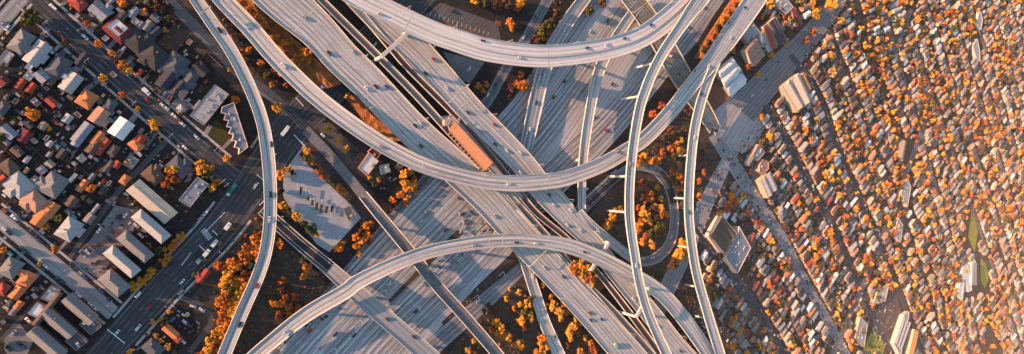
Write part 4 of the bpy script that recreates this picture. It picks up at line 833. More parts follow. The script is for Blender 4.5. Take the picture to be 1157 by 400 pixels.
fill('in the wood left of the curved ramp', [(283, 272), (294, 264), (294, 298), (280, 326), (266, 358), (247, 398), (226, 402), (240, 378), (250, 352), (244, 328), (247, 300), (262, 294)], 48, (5.2, 8), ['orange', 'orange', 'orange', 'golden', 'russet'], 5.8)
fill('inside the round loop ramp', [(722, 205), (742, 208), (750, 240), (742, 272), (724, 280), (720, 240)], 14, (3.4, 5), ['golden', 'orange', 'dark brown', 'golden', 'russet'], 6)
fill('in the grove right of the curved ramp', [(322, 302), (343, 290), (352, 308), (337, 340), (352, 352), (326, 368), (306, 366), (310, 332)], 17, (4, 6), ['orange', 'russet', 'russet', 'dark brown', 'orange'], 7)
E1T = [(276, 4, 5), (284, 13, 6), (292, 22, 6), (298, 30, 6), (303, 36, 5), (311, 44, 6), (319, 50, 6), (327, 48, 5), (337, 66, 6), (345, 60, 7), (333, 73, 5), (324, 60, 5), (306, 46, 5), (289, 28, 5), (349, 68, 5)]
TREES['on the bank under the left viaduct'] = [(x, y, r, random.choice(['orange', 'orange', 'russet'])) for x, y, r in E1T]
TREES['between the left curved ramp and long flyover'] = [(273, 60, 5, 'golden'), (280, 57, 5, 'orange'), (276, 68, 4, 'orange'), (294, 71, 5, 'orange'), (301, 86, 5, 'orange'), (307, 96, 4, 'orange'), (317, 83, 5, 'orange'), (311, 77, 5, 'russet'), (323, 96, 4, 'russet'), (286, 80, 4, 'dark brown'), (258, 30, 4, 'dark brown'), (262, 42, 4, 'russet')]
TREES['added as shadow stripes on the long flyover bank'] = [(829, 4, 4.5, 'orange'), (822, 13, 4.5, 'russet'), (817, 22, 4.5, 'orange'), (811, 32, 4.5, 'dark brown'), (806, 41, 4.5, 'russet'), (801, 50, 4.5, 'dark brown'), (825, 20, 4, 'orange'), (833, 8, 4, 'russet'), (795, 56, 4.5, 'olive'), (815, 38, 4, 'orange')]  # trees added to stand in for the shadow stripes across this bank
ZB = {'between the two viaducts': 6.0, 'added as shadow stripes on the long flyover bank': 4.0, 'on the bank under the left viaduct': 5.0}
ALLT = sorted(((r, x, y, k if random.random() > .16 or k not in ('orange', 'golden') else random.choice(('russet', 'dark brown', 'olive', 'golden')), plc) for plc, lst in TREES.items() for x, y, r, k in lst), key=lambda q: -q[0])
for r, x, y, k, plc in ALLT[:292]: tree(x, y, r*.98, k, plc, ZB.get(plc, 0))
SMALLT = ALLT[292:]
print('trees', NT_)

# low bushes and litter that nobody could count
def scatter_stuff(name, polys, density, size, mats, z=.0, h=1.0, tuft=True, avoid=True):
    V = []; F = []; MI = []
    for poly in polys:
        w = [P(x, y) for x, y in poly]; x0, x1 = min(p.x for p in w), max(p.x for p in w); y0, y1 = min(p.y for p in w), max(p.y for p in w)
        n = int((x1-x0)*(y1-y0)*density)
        for _ in range(n):
            X, Y = random.uniform(x0, x1), random.uniform(y0, y1); px, py = Q((X, Y, 0))
            if not inside(poly, px, py): continue
            if avoid and any(PATHS[k].dist(px, py) < 1.0 for k in AV): continue
            s = random.uniform(*size); b = len(V); mi = random.randrange(len(mats))
            if tuft:
                for q in range(7):
                    a, e = random.uniform(0, 6.28), random.uniform(.1, 1.2); d = Vector((math.cos(a)*math.cos(e), math.sin(a)*math.cos(e), math.sin(e)))
                    c = Vector((X, Y, z))+d*s*.6; u = d.cross(Vector((random.gauss(0, 1), random.gauss(0, 1), random.gauss(0, 1)))).normalized()*s*.4; v = d.cross(u).normalized()*s*.4
                    b = len(V); V += [c-u-v, c+u-v, c+u+v, c-u+v]; F.append((b, b+1, b+2, b+3)); MI.append(mi)
            else:
                rz = random.choice((R(-44), R(46)))+random.gauss(0, .1); m = MB(); m.box((X, Y, z), (s*random.uniform(.5, 2), s*random.uniform(.4, 1.1), h*random.uniform(.3, 1.3)), rz)
                V += m.v; F += [tuple(b+i for i in f) for f in m.f]; MI += [mi]*len(m.f)
    o = obj(name, mesh(name, V, F, mats, MI)); o['kind'] = 'stuff'; return o
AV = ['S1', 'S2', 'S4', 'S0', 'A1', 'A2', 'A3', 'F4', 'LP', 'S6']
BUSH = [LEAF['dark brown'], LEAF['olive'], LEAF['russet'], plain('dry_scrub', (.075, .055, .04), (.04, .03, .024), .8), plain('dead_scrub', (.05, .04, .036), None, .8)]
scatter_stuff('undergrowth', [[(240, 290), (290, 245), (320, 270), (385, 325), (395, 345), (300, 400), (235, 400)], [(505, 402), (540, 360), (590, 305), (605, 345), (640, 402)], [(600, 300), (640, 340), (690, 400), (640, 402), (615, 340)],
    [(690, 215), (720, 200), (742, 208), (750, 240), (746, 265), (735, 280), (718, 285), (690, 262)], [(720, 170), (760, 115), (790, 95), (780, 230), (764, 205), (745, 185)], [(250, 20), (300, 90), (360, 110), (280, 0)], [(560, 130), (600, 84), (622, 30), (640, 0), (625, 0), (598, 50)],
    [(760, 330), (780, 300), (805, 370), (820, 400), (800, 400), (770, 350)], [(400, 290), (425, 250), (470, 190), (480, 200), (440, 245)], [(782, 170), (806, 160), (812, 180), (790, 230)], [(740, 340), (772, 372), (798, 402), (780, 402)]], .055, (.6, 1.9), BUSH)
CLUT = [plain('clutter_'+n, c, None, 1) for n, c in (('grey', (.20, .19, .19)), ('pale', (.42, .40, .38)), ('brown', (.09, .065, .05)), ('dark', (.03, .03, .03)), ('rust', (.22, .08, .04)), ('blue', (.10, .14, .22)))]
LB = [[(0, 40), (60, 28), (250, 200), (222, 232), (132, 335), (0, 235)], [(60, 0), (175, 0), (235, 90), (200, 140), (90, 45)], [(0, 270), (60, 325), (0, 380)], [(180, 330), (230, 300), (222, 400), (150, 400)]]
scatter_stuff('yard_litter', LB, .030, (.5, 2.2), CLUT, h=.9, tuft=False)
scatter_stuff('yard_shrubs', LB, .022, (.6, 1.6), BUSH[:3]+[LEAF['green'], BUSH[4]])
scatter_stuff('junk_rows', [[(505, 205), (560, 262), (530, 290), (478, 330), (470, 322), (520, 262)], [(590, 290), (610, 262), (540, 335), (500, 370), (540, 325)], [(380, 200), (420, 245), (412, 250), (360, 190)], [(426, 192), (450, 200), (440, 222), (424, 215)]], .03, (.5, 2.5), CLUT, h=1.0, tuft=False, avoid=False)

# driveways, garden paths and fences of the left blocks
sp = PATHS['S1']
def strip(name, a, b, w, mat, z, kind='structure'):
    p, q = P(*a, z), P(*b, z); d = (q-p).normalized(); n = Vector((-d.y, d.x, 0))*w/2; o = p.copy()
    return struct(obj(name, mesh(name, [p-n-o, q-n-o, q+n-o, p+n-o], [(0, 1, 2, 3)], mat), None, o))
DRV = [plain('driveway_'+str(k), c, None, .5) for k, c in enumerate(((.20, .19, .185), (.14, .13, .125), (.26, .235, .225)))]
nx, ny = -.656, .755
for k, (x, y) in enumerate(((63, 22), (84, 43), (104, 61), (123, 79), (144, 99), (165, 116), (188, 136), (214, 159), (232, 176))):
    s = 12.5
    strip('driveway', (x+nx*s, y+ny*s), (x+nx*random.uniform(28, 40), y+ny*random.uniform(28, 40)), random.uniform(1.6, 3.4), DRV[k % 3], .03)
    if k > 0: strip('driveway', (x+8-nx*s, y+5-ny*s), (x+8-nx*random.uniform(24, 32), y+5-ny*random.uniform(24, 32)), random.uniform(1.8, 3.6), DRV[(k+1) % 3], .03)
for k, (x, y) in enumerate(((14, 259), (34, 276), (56, 295), (78, 312), (100, 330))):
    strip('driveway', (x-nx*12, y-ny*12), (x-nx*32, y-ny*32), random.uniform(1.6, 3), DRV[k % 3], .03)
    if k < 3: strip('driveway', (x+nx*11, y+ny*11), (x+nx*30, y+ny*30), random.uniform(1.6, 3), DRV[(k+2) % 3], .03)
strip('yard_slab', (184, 112), (192, 100), 9, DRV[2], .034); strip('yard_slab', (200, 122), (208, 112), 9, DRV[2], .034); strip('yard_slab', (96, 290), (108, 300), 12, DRV[2], .034)
FEN = plain('fence_boards', (.17, .14, .125), (.09, .075, .07), .8)
def fence(a, b, place):
    p, q = P(*a), P(*b); m = MB(); m.bar((0, 0, .8), (q.x-p.x, q.y-p.y, .8), .16, 1.7); o = m.ob('fence', FEN, None, p)
    thing(o, 'thin weathered yard fence', 'fence', place, 'yard fences', 'x', ((a[0]+b[0])/2, (a[1]+b[1])/2))
for a, b in (((4, 213), (40, 172)), ((40, 214), (66, 183)), ((0, 178), (16, 158)), ((70, 172), (110, 205)), ((24, 155), (62, 190)), ((44, 150), (70, 172)), ((2, 104), (16, 117)), ((16, 117), (30, 103)), ((30, 113), (52, 92)), ((12, 80), (24, 90)), ((86, 124), (100, 108)), ((112, 208), (98, 222)), ((106, 240), (92, 260)), ((60, 190), (40, 216)), ((120, 180), (135, 160)), ((100, 192), (116, 175)), ((64, 128), (84, 146)), ((5, 168), (28, 190)), ((75, 110), (90, 124)), ((164, 200), (176, 212))):
    fence(a, b, 'in the left block')
for a, b in (((136, 40), (148, 54)), ((217, 80), (233, 59)), ((233, 59), (252, 77)), ((195, 62), (213, 40)), ((178, 72), (166, 84)), ((208, 66), (222, 78))): fence(a, b, 'above the avenue')
for a, b in (((806, 125), (825, 108)), ((797, 118), (807, 85)), ((807, 85), (825, 107))): fence(a, b, 'round the red dirt yard')

# ------------------------------------------------------------------ vehicles
CARC = {'white': (.62, .62, .62), 'black': (.012, .012, .014), 'dark grey': (.035, .035, .04), 'silver': (.32, .33, .34), 'red': (.34, .02, .02), 'blue': (.03, .06, .18)}
CM = {k: plain('car_paint_'+k.replace(' ', '_'), c, tuple(x*.92 for x in c), 1, .3, .5) for k, c in CARC.items()}
def car_parts(van=False):
    b = MB(); W = 1.85
    prof = [(-2.25, .35), (2.25, .35), (2.3, .75), (2.1, .92), (1.15, 1.02), (-1.75, 1.02), (-2.3, .92)] if not van else [(-2.4, .35), (2.4, .35), (2.45, .8), (2.2, 1.0), (1.6, 1.15), (-2.4, 1.15)]
    n = len(prof); vs = [(x, -W/2, z) for x, z in prof]+[(x, W/2, z) for x, z in prof]
    b.add(vs, [(i, (i+1) % n, n+(i+1) % n, n+i) for i in range(n)]+[tuple(reversed(range(n))), tuple(range(n, 2*n))])
    for x in (-1.4, 1.4):
        for s in (-1, 1): b.tube((x, s*.72, .34), (x, s*.96, .34), .34, .34, 8, 1)
    g = MB()
    lo = [(1.15, 1.02), (-1.75, 1.02)] if not van else [(1.65, 1.12), (-2.38, 1.12)]; hi = [(.42, 1.46), (-1.15, 1.46)] if not van else [(1.0, 1.95), (-2.3, 1.95)]
    vs = [(lo[0][0], -.86, lo[0][1]), (lo[0][0], .86, lo[0][1]), (lo[1][0], .86, lo[1][1]), (lo[1][0], -.86, lo[1][1]), (hi[0][0], -.68, hi[0][1]), (hi[0][0], .68, hi[0][1]), (hi[1][0], .68, hi[1][1]), (hi[1][0], -.68, hi[1][1])]
    g.add(vs, [(0, 1, 5, 4), (1, 2, 6, 5), (2, 3, 7, 6), (3, 0, 4, 7)])
    r = MB(); x0, x1 = hi[1][0], hi[0][0]; r.box(((x0+x1)/2, 0, hi[0][1]), (x1-x0+.1, 1.42, .06))
    return b, g, r
CAR = {}
def car_mesh(col, van):
    if (col, van) not in CAR:
        b, g, r = car_parts(van); CAR[(col, van)] = (b.me('body', [CM[col], TYRE]), g.me('windows', GLASS), r.me('roof', CM[col]))
    return CAR[(col, van)]
NC = 0
def ang_world(px, py, z, deg):
    p = P(px, py, z); q = P(px+math.cos(R(deg))*3, py+math.sin(R(deg))*3, z); return math.atan2(q.y-p.y, q.x-p.x)
def car(px, py, col, path=None, ang=None, van=False, place=None, axis='x'):
    global NC; NC += 1
    if path:
        p = PATHS[path]; i = p.near(px, py); z = p.z[i]; a = p.tan(i); place = place or 'on the '+p.phrase
        if path in ('AB',) and px < 375: z += .06
    else: z = .03; a = ang_world(px, py, 0, ang)
    c = P(px, py, z+.8); t = empty('car', (c.x, c.y, z+.012), a+(math.pi if random.random() < .5 else 0)+random.gauss(0, .012)); k = random.uniform(.90, 1.02); t.scale = (k, k, k)
    b, g, r = car_mesh(col, van); obj('body', b, t); obj('windows', g, t); obj('roof', r, t)
    thing(t, f"{col} {'van' if van else 'car'}", 'van' if van else 'car', place, 'cars and vans', axis, (px, py))
w, k, d, s, r_, bl = 'white', 'black', 'dark grey', 'silver', 'red', 'blue'
ON = {'R1': [(248, 34, k), (307, 163, d), (306, 220, k), (304, 248, w), (290, 323, r_), (271, 367, k), (283, 300, d)], 'R2': [(320, 74, w), (575, 208, w), (430, 166, s), (700, 172, d), (824, 25, d), (826, 42, w), (785, 80, d), (801, 74, w), (842, 8, d)],
 'R5': [(546, 46, k), (588, 65, w), (664, 54, d), (686, 50, w), (706, 43, d), (736, 28, d), (430, 16, s)], 'R6': [(322, 376, w), (536, 277, s), (584, 274, k), (606, 275, w), (661, 285, d), (325, 377, w)],
 'H1': [(398, 58, w), (414, 100, w), (425, 98, k), (437, 98, bl), (469, 142, k), (475, 139, w), (457, 149, w), (476, 165, d), (615, 303, w), (637, 313, d), (667, 354, r_), (668, 362, d), (680, 361, d), (404, 110, d), (345, 20, s), (372, 60, d), (530, 200, w), (560, 245, s)],
 'H2': [(481, 83, d), (490, 67, r_), (529, 127, d), (559, 141, r_), (560, 163, d), (573, 171, w), (588, 173, w), (588, 195, w), (621, 220, d), (626, 232, w), (645, 238, w), (641, 255, w), (656, 261, w), (669, 276, w), (683, 311, d), (690, 304, d), (716, 338, w), (743, 369, d), (769, 397, d), (505, 100, w), (545, 150, s)],
 'R7': [(676, 261, w), (705, 285, w)], 'F2': [(667, 35, w), (687, 24, d), (638, 92, d), (626, 110, d), (504, 260, d), (476, 250, w), (523, 242, d), (379, 378, d), (650, 70, d), (598, 170, w), (440, 320, w), (672, 52, w)],
 'F1': [(350, 374, r_), (608, 136, d), (480, 240, s), (540, 165, d), (654, 20, d)], 'F3': [(692, 95, d), (671, 132, d), (685, 147, r_), (693, 144, w), (711, 111, r_), (714, 90, w), (400, 379, d), (779, 31, d), (796, 8, d), (760, 60, w), (620, 205, s), (560, 262, w), (470, 352, d), (520, 320, w)],
 'F4': [(663, 214, w), (603, 300, d), (540, 340, w), (664, 230, d)], 'R10': [(637, 36, w), (606, 116, d), (595, 152, w), (599, 146, w), (610, 88, w), (615, 85, w)], 'T1': [(551, 107, w), (592, 42, w), (605, 18, d), (560, 96, d), (472, 214, d)],
 'AB': [(468, 381, k), (438, 361, d)], 'O1': [(745, 40, s), (768, 84, d)], 'R4': [(719, 300, w), (712, 185, s)], 'R3': [(785, 155, w), (793, 106, d), (779, 240, d)], 'R9': [(602, 312, w), (614, 352, s)], 'LP': [(758, 268, w), (738, 291, w), (736, 190, s), (727, 292, w)],
 'S1': [(68, 38, r_), (94, 65, w), (96, 42, w), (166, 113, r_), (78, 34, d), (120, 72, d), (197, 131, w), (203, 136, r_), (184, 146, d), (222, 155, w), (209, 167, w), (206, 140, w), (152, 118, d), (236, 168, d)],
 'S4': [(16, 246, w), (6, 260, w), (10, 263, d), (36, 262, d), (42, 268, k), (45, 272, d), (25, 281, d), (30, 285, k), (52, 301, w), (47, 296, s), (70, 318, d), (66, 316, k), (82, 299, k), (87, 304, d), (92, 309, s), (89, 333, w), (103, 344, w), (107, 348, w), (114, 329, bl), (123, 339, bl), (96, 313, d)],
 'S2': [(249, 265, k), (222, 289, k), (156, 333, w), (132, 376, w), (156, 370, w), (168, 347, r_), (128, 397, d), (288, 211, w), (212, 311, d), (206, 318, w), (204, 330, s), (240, 240, d), (310, 176, w), (352, 118, d), (385, 90, s), (196, 300, d)],
 'S0': [(8, 31, w), (3, 26, s)], 'B2': [(850, 108, w), (880, 70, d), (905, 47, s), (866, 90, d), (838, 122, w)], 'S6': [(804, 214, s), (790, 255, d), (768, 298, w), (750, 332, d), (803, 236, w)],
 'S5': [(818, 170, k), (823, 180, d), (830, 186, d), (838, 200, s), (845, 214, w), (870, 246, d), (880, 266, s), (893, 290, d), (912, 318, d), (812, 158, r_), (826, 176, w), (905, 308, w), (940, 370, d), (850, 222, d)],
 'S7': [(806, 286, w), (822, 302, d), (840, 328, s), (858, 352, d), (872, 374, w), (815, 296, w)], 'S8': [(880, 142, s), (893, 168, d), (910, 202, w), (930, 236, d), (950, 276, s), (905, 190, d), (940, 255, w)], 'S9': [(916, 96, s), (934, 132, d), (950, 176, w), (968, 214, d)]}
for key, lst in ON.items():
    ax = 'y' if key in ('R3', 'R4', 'O1', 'S6') else 'x'
    for x, y, c in lst: car(x, y, c, key, van=(c == w and random.random() < .18), axis=ax)
for x, y, c, a, v, plc in ((60, 8, w, D, True, 'parked at the upper kerb of the avenue'), (184, 119, w, D, False, 'parked at the upper kerb of the avenue'), (188, 122, w, D, False, 'parked at the upper kerb of the avenue'), (112, 260, w, A, False, 'in the apartment parking lot'), (134, 245, k, A, False, 'in the apartment parking lot'),
    (126, 261, d, D, False, 'in the apartment parking lot'), (131, 265, r_, D, False, 'in the apartment parking lot'), (134, 268, bl, D, False, 'in the apartment parking lot'), (123, 270, k, D, False, 'in the apartment parking lot'), (138, 247, d, A, False, 'in the apartment parking lot'), (142, 243, s, A, False, 'in the apartment parking lot'),
    (154, 255, w, D, False, 'in the court between apartment blocks'), (159, 266, w, D, False, 'in the court between apartment blocks'), (141, 285, d, D, False, 'in the court between apartment blocks'), (164, 278, d, D, False, 'in the court between apartment blocks'), (40, 385, d, D, False, 'in the lot at the lower left'), (22, 389, k, D, False, 'in the lot at the lower left'), (15, 376, s, A, False, 'in the lot at the lower left'), (10, 394, d, D, False, 'in the lot at the lower left'), (26, 392, d, D, False, 'in the lot at the lower left'), (32, 362, w, D, False, 'in the lot at the lower left'),
    (218, 346, w, 15, False, 'on the curved driveway near the wood'), (228, 350, w, 35, False, 'on the curved driveway near the wood'), (209, 364, w, D, False, 'by the orange roofed house near the driveway'), (213, 367, d, D, False, 'by the orange roofed house near the driveway'), (207, 386, w, D, False, 'by the orange roofed house near the driveway'), (224, 338, k, D, False, 'on the curved driveway near the wood'),
    (230, 243, w, A, False, 'parked in a row left of the boulevard'), (227, 246, s, A, False, 'parked in a row left of the boulevard'), (233, 240, w, A, False, 'parked in a row left of the boulevard'), (218, 255, k, A, False, 'parked in a row left of the boulevard'), (187, 104, w, A, False, 'on the pale driveway above the avenue'), (179, 99, k, A, False, 'on the pale driveway above the avenue'),
    (399, 171, k, A, False, 'in the car park behind the shops'), (403, 174, k, A, False, 'in the car park behind the shops'), (399, 177, d, A, False, 'in the car park behind the shops'), (424, 50, w, A, False, 'in the shaded gap between the viaducts'), (530, 78, w, A, False, 'in the small lot under the top curve'), (512, 12, d, A, False, 'in the lot at the top edge'), (365, 153, w, D, False, 'beside the tracks by the long flyover'),
    (800, 137, r_, 58, False, 'beside the rail yard'), (805, 146, r_, 58, False, 'beside the rail yard'), (797, 131, s, 58, False, 'beside the rail yard'), (808, 151, w, 58, False, 'beside the rail yard'), (788, 230, w, A, False, 'beside the sloping cross road'), (787, 237, w, A, False, 'beside the sloping cross road')):
    car(x, y, c, None, a, v, plc)
# trucks and buses
def truck(px, py, path, cabc, boxc, L, label, flip=False, dx=0):
    p = PATHS[path]; i = p.near(px, py); z = p.z[i]; c = P(px, py, z+2); t = empty('truck', (c.x, c.y, z+.012), p.tan(i)+(math.pi if flip else 0))
    m = MB(); m.box((-.8, 0, 1.1), (L-2.6, 2.6, 2.7)); m.ob('cargo_box', boxc, t)
    m = MB(); m.box((L/2-1.0, 0, .55), (2.0, 2.45, 2.4), 0, 0, .92); m.ob('cab', cabc, t)
    m = MB(); m.box((L/2-.08, 0, 1.6), (.2, 2.1, .9)); m.ob('windscreen', GLASS, t)
    m = MB(); m.box((-.3, 0, .7), (L-1.6, 1.0, .4)); m.ob('chassis', TYRE, t)
    for x in (L/2-1.2, -L/2+1.4, -L/2+2.8):
        for sd_ in (-1, 1):
            m = MB(); m.tube((x, sd_*.85, .5), (x, sd_*1.22, .5), .5, .5, 10); m.ob('wheel', TYRE, t)
    thing(t, label, 'truck', pos=(px, py)); t['label'] = label
TEAL = plain('teal_paint', (.015, .13, .13), None, 1, .4); REDP = plain('red_paint', (.40, .03, .03), None, 1, .4); WHP = CM['white']
truck(262, 214, 'S2', WHP, TEAL, 11, 'long dark teal truck with white cab turning at the junction', True)
truck(322, 148, 'S2', WHP, WHP, 9.5, 'long white truck on the boulevard right of the curved ramp')
truck(367, 95, 'S2', WHP, WHP, 10, 'long white truck half under the long flyover')
truck(757, 60, 'O1', WHP, REDP, 8, 'red and white truck on the straight overpass')
truck(696, 391, 'H1', TEAL, plain('mint_paint', (.22, .42, .38), None, 1, .4), 7.5, 'mint green truck low on the left viaduct')
truck(257, 256, 'S2', WHP, WHP, 6.5, 'white box truck at the right kerb of the boulevard, uppermost of three')
truck(242, 275, 'S2', WHP, WHP, 6.5, 'white box truck at the right kerb of the boulevard, middle of three')
truck(233, 286, 'S2', WHP, WHP, 6.5, 'white box truck at the right kerb of the boulevard, lowest of three')
truck(225, 294, 'S2', TEAL, CM['silver'], 6, 'silver truck with teal cab parked below the white trucks')
truck(165, 103, 'S1', WHP, WHP, 6.5, 'white box truck parked on the avenue before the pale driveway')

# shelters of the park and ride lot: narrow dark canopies on posts
for x, y, h in ((340, 216, 10), (348, 224, 5), (353, 229, 6), (358, 233, 8), (363, 236, 10), (369, 237, 8), (375, 236, 7)):
    p = P(x, y, 3.2); e = P(x+.6, y-h/2, 3.2)-P(x-.6, y+h/2, 3.2); t = empty('bus_shelter', (p.x, p.y, .02), math.atan2(e.y, e.x)); L = e.length
    m = MB(); m.box((0, 0, 3.0), (L, 2.0, .2)); m.ob('canopy', RM['dark'], t)
    for q in (-.4, .4):
        m = MB(); m.box((L*q, 0, 0), (.2, .2, 3.0)); m.ob('post', STEEL, t)
    thing(t, 'narrow dark canopy bus shelter', 'shelter', 'on the pale park and ride lot', 'bus shelters', 'x', (x, y))
for k in range(9):
    a = (336+k*4.6, 206+k*3.3); stripe(a, (a[0]+1, a[1]+11), .35, 'parking_line', .03)
for k in range(14): stripe((487+k*5, 13.5+k*1.75), (486+k*5, 17.5+k*1.75), .3, 'parking_line', .03)
poly_sheet('planting_bed', [(498, 22), (507, 26), (513, 31), (500, 28)], REDDIRT, .024); poly_sheet('planting_bed', [(526, 29), (536, 33), (543, 37), (531, 36)], REDDIRT, .024); poly_sheet('planting_bed', [(560, 22), (566, 25), (566, 30), (559, 28)], REDDIRT, .024)
# lamps
def lamp(px, py, z, ang, place, h=10):
    c = P(px, py, z); t = empty('street_lamp', c, ang); m = MB(); m.tube((0, 0, 0), (0, 0, h), .16, .10, 6); m.ob('pole', LAMPM, t)
    m = MB(); m.bar((0, 0, h), (2.6, 0, h+.35), .12, .12); m.ob('arm', LAMPM, t); m = MB(); m.box((2.9, 0, h+.22), (1.0, .4, .18)); m.ob('lamp_head', LAMPM, t)
    thing(t, 'thin street lamp', 'street lamp', place, 'street lamps', 'x', (px, py))
for key, side, st, ph_ in (('H1', 1, 9, 3), ('H2', 1, 10, 4), ('H1', -1, 10, 6), ('R2', 1, 16, 7), ('R5', 1, 12, 4), ('S1', 1, 10, 4), ('S1', -1, 10, 8), ('S2', -1, 10, 5), ('S4', 1, 6, 2), ('F2', -1, 8, 4), ('AB', 1, 9, 5), ('S5', 1, 7, 3), ('B2', 1, 6, 3)):
    p = PATHS[key]
    for i in range(ph_, p.N-1, st):
        if not (0 < p.px[i][0] < 1157 and 0 < p.px[i][1] < 400): continue
        off = p.hw[i]-.25 if p.z[i] > 3 else p.hw[i]+1.0
        c = p.across(i, side*off); q = Q(c); lamp(q[0], q[1], p.z[i]+(1.0 if p.z[i] > 3 else .02), p.tan(i)-side*math.pi/2, f"on the {'left' if side > 0 else 'right'} edge of the {p.phrase}" if p.z[i] > 3 else 'beside the '+p.phrase)
# gantries
def gantry(key, x, y):
    p = PATHS[key]; i = p.near(x, y); o = p.C[i].copy(); t = empty('sign_gantry', o); h = p.hw[i]+.1
    a, b_ = p.across(i, h)-o, p.across(i, -h)-o
    for q in (a, b_):
        m = MB(); m.tube((q.x, q.y, .9), (q.x, q.y, 7), .25, .2, 6); m.ob('post', LAMPM, t)
    m = MB(); m.bar((a.x, a.y, 6.8), (b_.x, b_.y, 6.8), .5, .7); m.ob('truss', LAMPM, t)
    m = MB(); m.bar((a.x*.6, a.y*.6, 6.6), (b_.x*.3, b_.y*.3, 6.6), .25, 2.2); m.ob('sign_panel', plain('sign_green', (.02, .10, .06), None, 1), t)
    thing(t, 'sign gantry spanning the deck', 'gantry', 'on the '+p.phrase, 'sign gantries', 'x', (x, y))
gantry('R1', 235, 12); gantry('H1', 610, 291); gantry('H2', 516, 107); gantry('O1', 722, 10)

# ------------------------------------------------------------------ the suburb on the right
ROADS_R = ['S5', 'S6', 'S7', 'S8', 'S9', 'S10', 'S11', 'C1', 'C2', 'B2', 'R3', 'R2']
BLK = [[(802, 62), (848, 100), (850, 120), (800, 130)], [(796, 80), (866, 140), (850, 175), (800, 150)], [(846, 288), (853, 294), (839, 318), (833, 315)], [(958, 400), (996, 330), (1012, 322), (1020, 352), (1018, 402)], [(1094, 224), (1111, 262), (1105, 294), (1088, 270)], [(1102, 286), (1116, 288), (1122, 330), (1104, 332)], [(800, 240), (838, 250), (850, 282), (834, 312), (800, 270)], [(845, 186), (858, 176), (880, 212), (868, 226)], [(880, 97), (903, 81), (919, 114), (902, 130)], [(846, 178), (866, 160), (870, 196), (856, 198)], [(838, 34), (856, 18), (892, 46), (864, 78), (840, 58)], [(890, 8), (900, 5), (908, 30), (900, 32)],
       [(1008, 390), (1022, 350), (1040, 370), (1034, 404)], [(1080, 340), (1090, 295), (1105, 300), (1104, 330)], [(1010, 180), (1022, 150), (1030, 156), (1022, 192)], [(1014, 225), (1027, 194), (1034, 212), (1026, 248)], [(1006, 270), (1017, 238), (1024, 252), (1018, 286)], [(1100, 26), (1107, 3), (1113, 22), (1109, 76), (1094, 60)], [(874, -8), (898, -8), (898, 16)]]
cand = []
HP = ['pale grey', 'cream', 'salmon', 'grey', 'brown', 'orange', 'white', 'blue grey', 'tan', 'red', 'slate', 'dark']
HW = [12, 14, 12, 12, 10, 11, 11, 9, 9, 5, 10, 8]
HWn = [10, 5, 7, 16, 10, 8, 12, 12, 4, 5, 18, 18]

base = PATHS['S11'].C[PATHS['S11'].N//2]; fd = Vector((math.cos(R(-55)), math.sin(R(-55)), 0)); fn = Vector((-fd.y, fd.x, 0)); SKEYS = ['S5', 'S7', 'S8', 'S9', 'S10', 'S11']
for k in range(1, 9):
    o = base+fn*64*k; pp = [Q(o+fd*q) for q in range(-900, 901, 100)]; pp = [q for q in pp if 990 < q[0] < 1320 and -60 < q[1] < 460]
    if len(pp) < 3: continue
    wd = [7.0*(abs(Q(o)[1]-Q(o+fn*10)[1])+1e-6)/10 for q in pp]
    key = f'F{10+k}'; wpx = max(1.6, 3.2-.2*k); road('suburb_street', key, 'far suburb street', [(q[0], q[1], wpx) for q in pp], ASPM, n=2); SKEYS.append(key)
sw = {}
for key in SKEYS:
    p = PATHS[key]; u = np.arange(0, p.u[-1], 4.0); sw[key] = np.stack([np.interp(u, p.u, [c.x for c in p.C]), np.interp(u, p.u, [c.y for c in p.C])], 1)
for key in SKEYS:
    p = PATHS[key]; far_k = key[0] == 'F'; step = 9.0; u0 = 0.0; cx = np.array([c.x for c in p.C]); cy = np.array([c.y for c in p.C]); ext = 160
    for side in (1, -1):
        u0 = -ext+random.uniform(0, 5)
        while u0 < p.u[-1]+ext:
            u0 += step*random.uniform(.9, 1.12)
            uc = min(max(u0, 0), p.u[-1]); i = int(np.clip(np.searchsorted(p.u, uc), 1, p.N-1)); tg = (p.C[i]-p.C[i-1]).normalized(); nn = Vector((-tg.y, tg.x, 0))*side
            q0 = Vector((np.interp(uc, p.u, cx), np.interp(uc, p.u, cy), 0))+tg*(u0-uc); hwid = p.hw[i]; off = hwid+3.0
            for row in range(4):
                rear = 1 if row % 2 else 0; L = random.triangular(9, 16.5, 12.5) if not rear else random.uniform(4, 9.5); W = random.triangular(4.4, 7.8, 5.9) if not rear else random.uniform(3.2, 5.6)
                ctr = q0+nn*(off+L/2)+tg*(random.gauss(0, .3)+rear*random.uniform(-1.5, 1.5)); off += L+random.uniform(2.0, 4.0)
                if random.random() < (.09 if not rear else .36): continue
                px, py = Q((ctr.x, ctr.y, 3))
                if not (792 < px < 1245 and -16 < py < 416) or (py < 60 and px < 838) or (py < 165 and px < 840): continue
                s6 = PATHS['S6']; i6 = s6.near(px, py)
                if px < s6.px[i6][0]+14 and py > 165: continue
                if any(PATHS[k].dist(px, py) < 4.0 for k in ('B2', 'R3', 'R2', 'C1', 'C2', 'S6')) or any(inside(b_, px, py) for b_ in BLK): continue
                dd = {k: np.min((sw[k][:, 0]-ctr.x)**2+(sw[k][:, 1]-ctr.y)**2) for k in SKEYS}
                if min(dd, key=dd.get) != key: continue
                cand.append((px, py, ctr.x, ctr.y, rear, L, W, math.atan2(nn.y, nn.x)))
cand.sort(key=lambda c: c[0]+random.uniform(-2, 2))
def street_of(px, py):
    k = min(('S5', 'S7', 'S8', 'S9', 'S10', 'B2', 'S6'), key=lambda q: PATHS[q].dist(px, py)); p = PATHS[k]; i = p.near(px, py)
    return ('left' if px < p.px[i][0] else 'right')+' of the '+p.phrase
NH0 = HOUSES; budget = 300-HOUSES
FV = MB(); fmats = [RM[h] for h in HP]+WALLS
nfar = 0; nind = 0
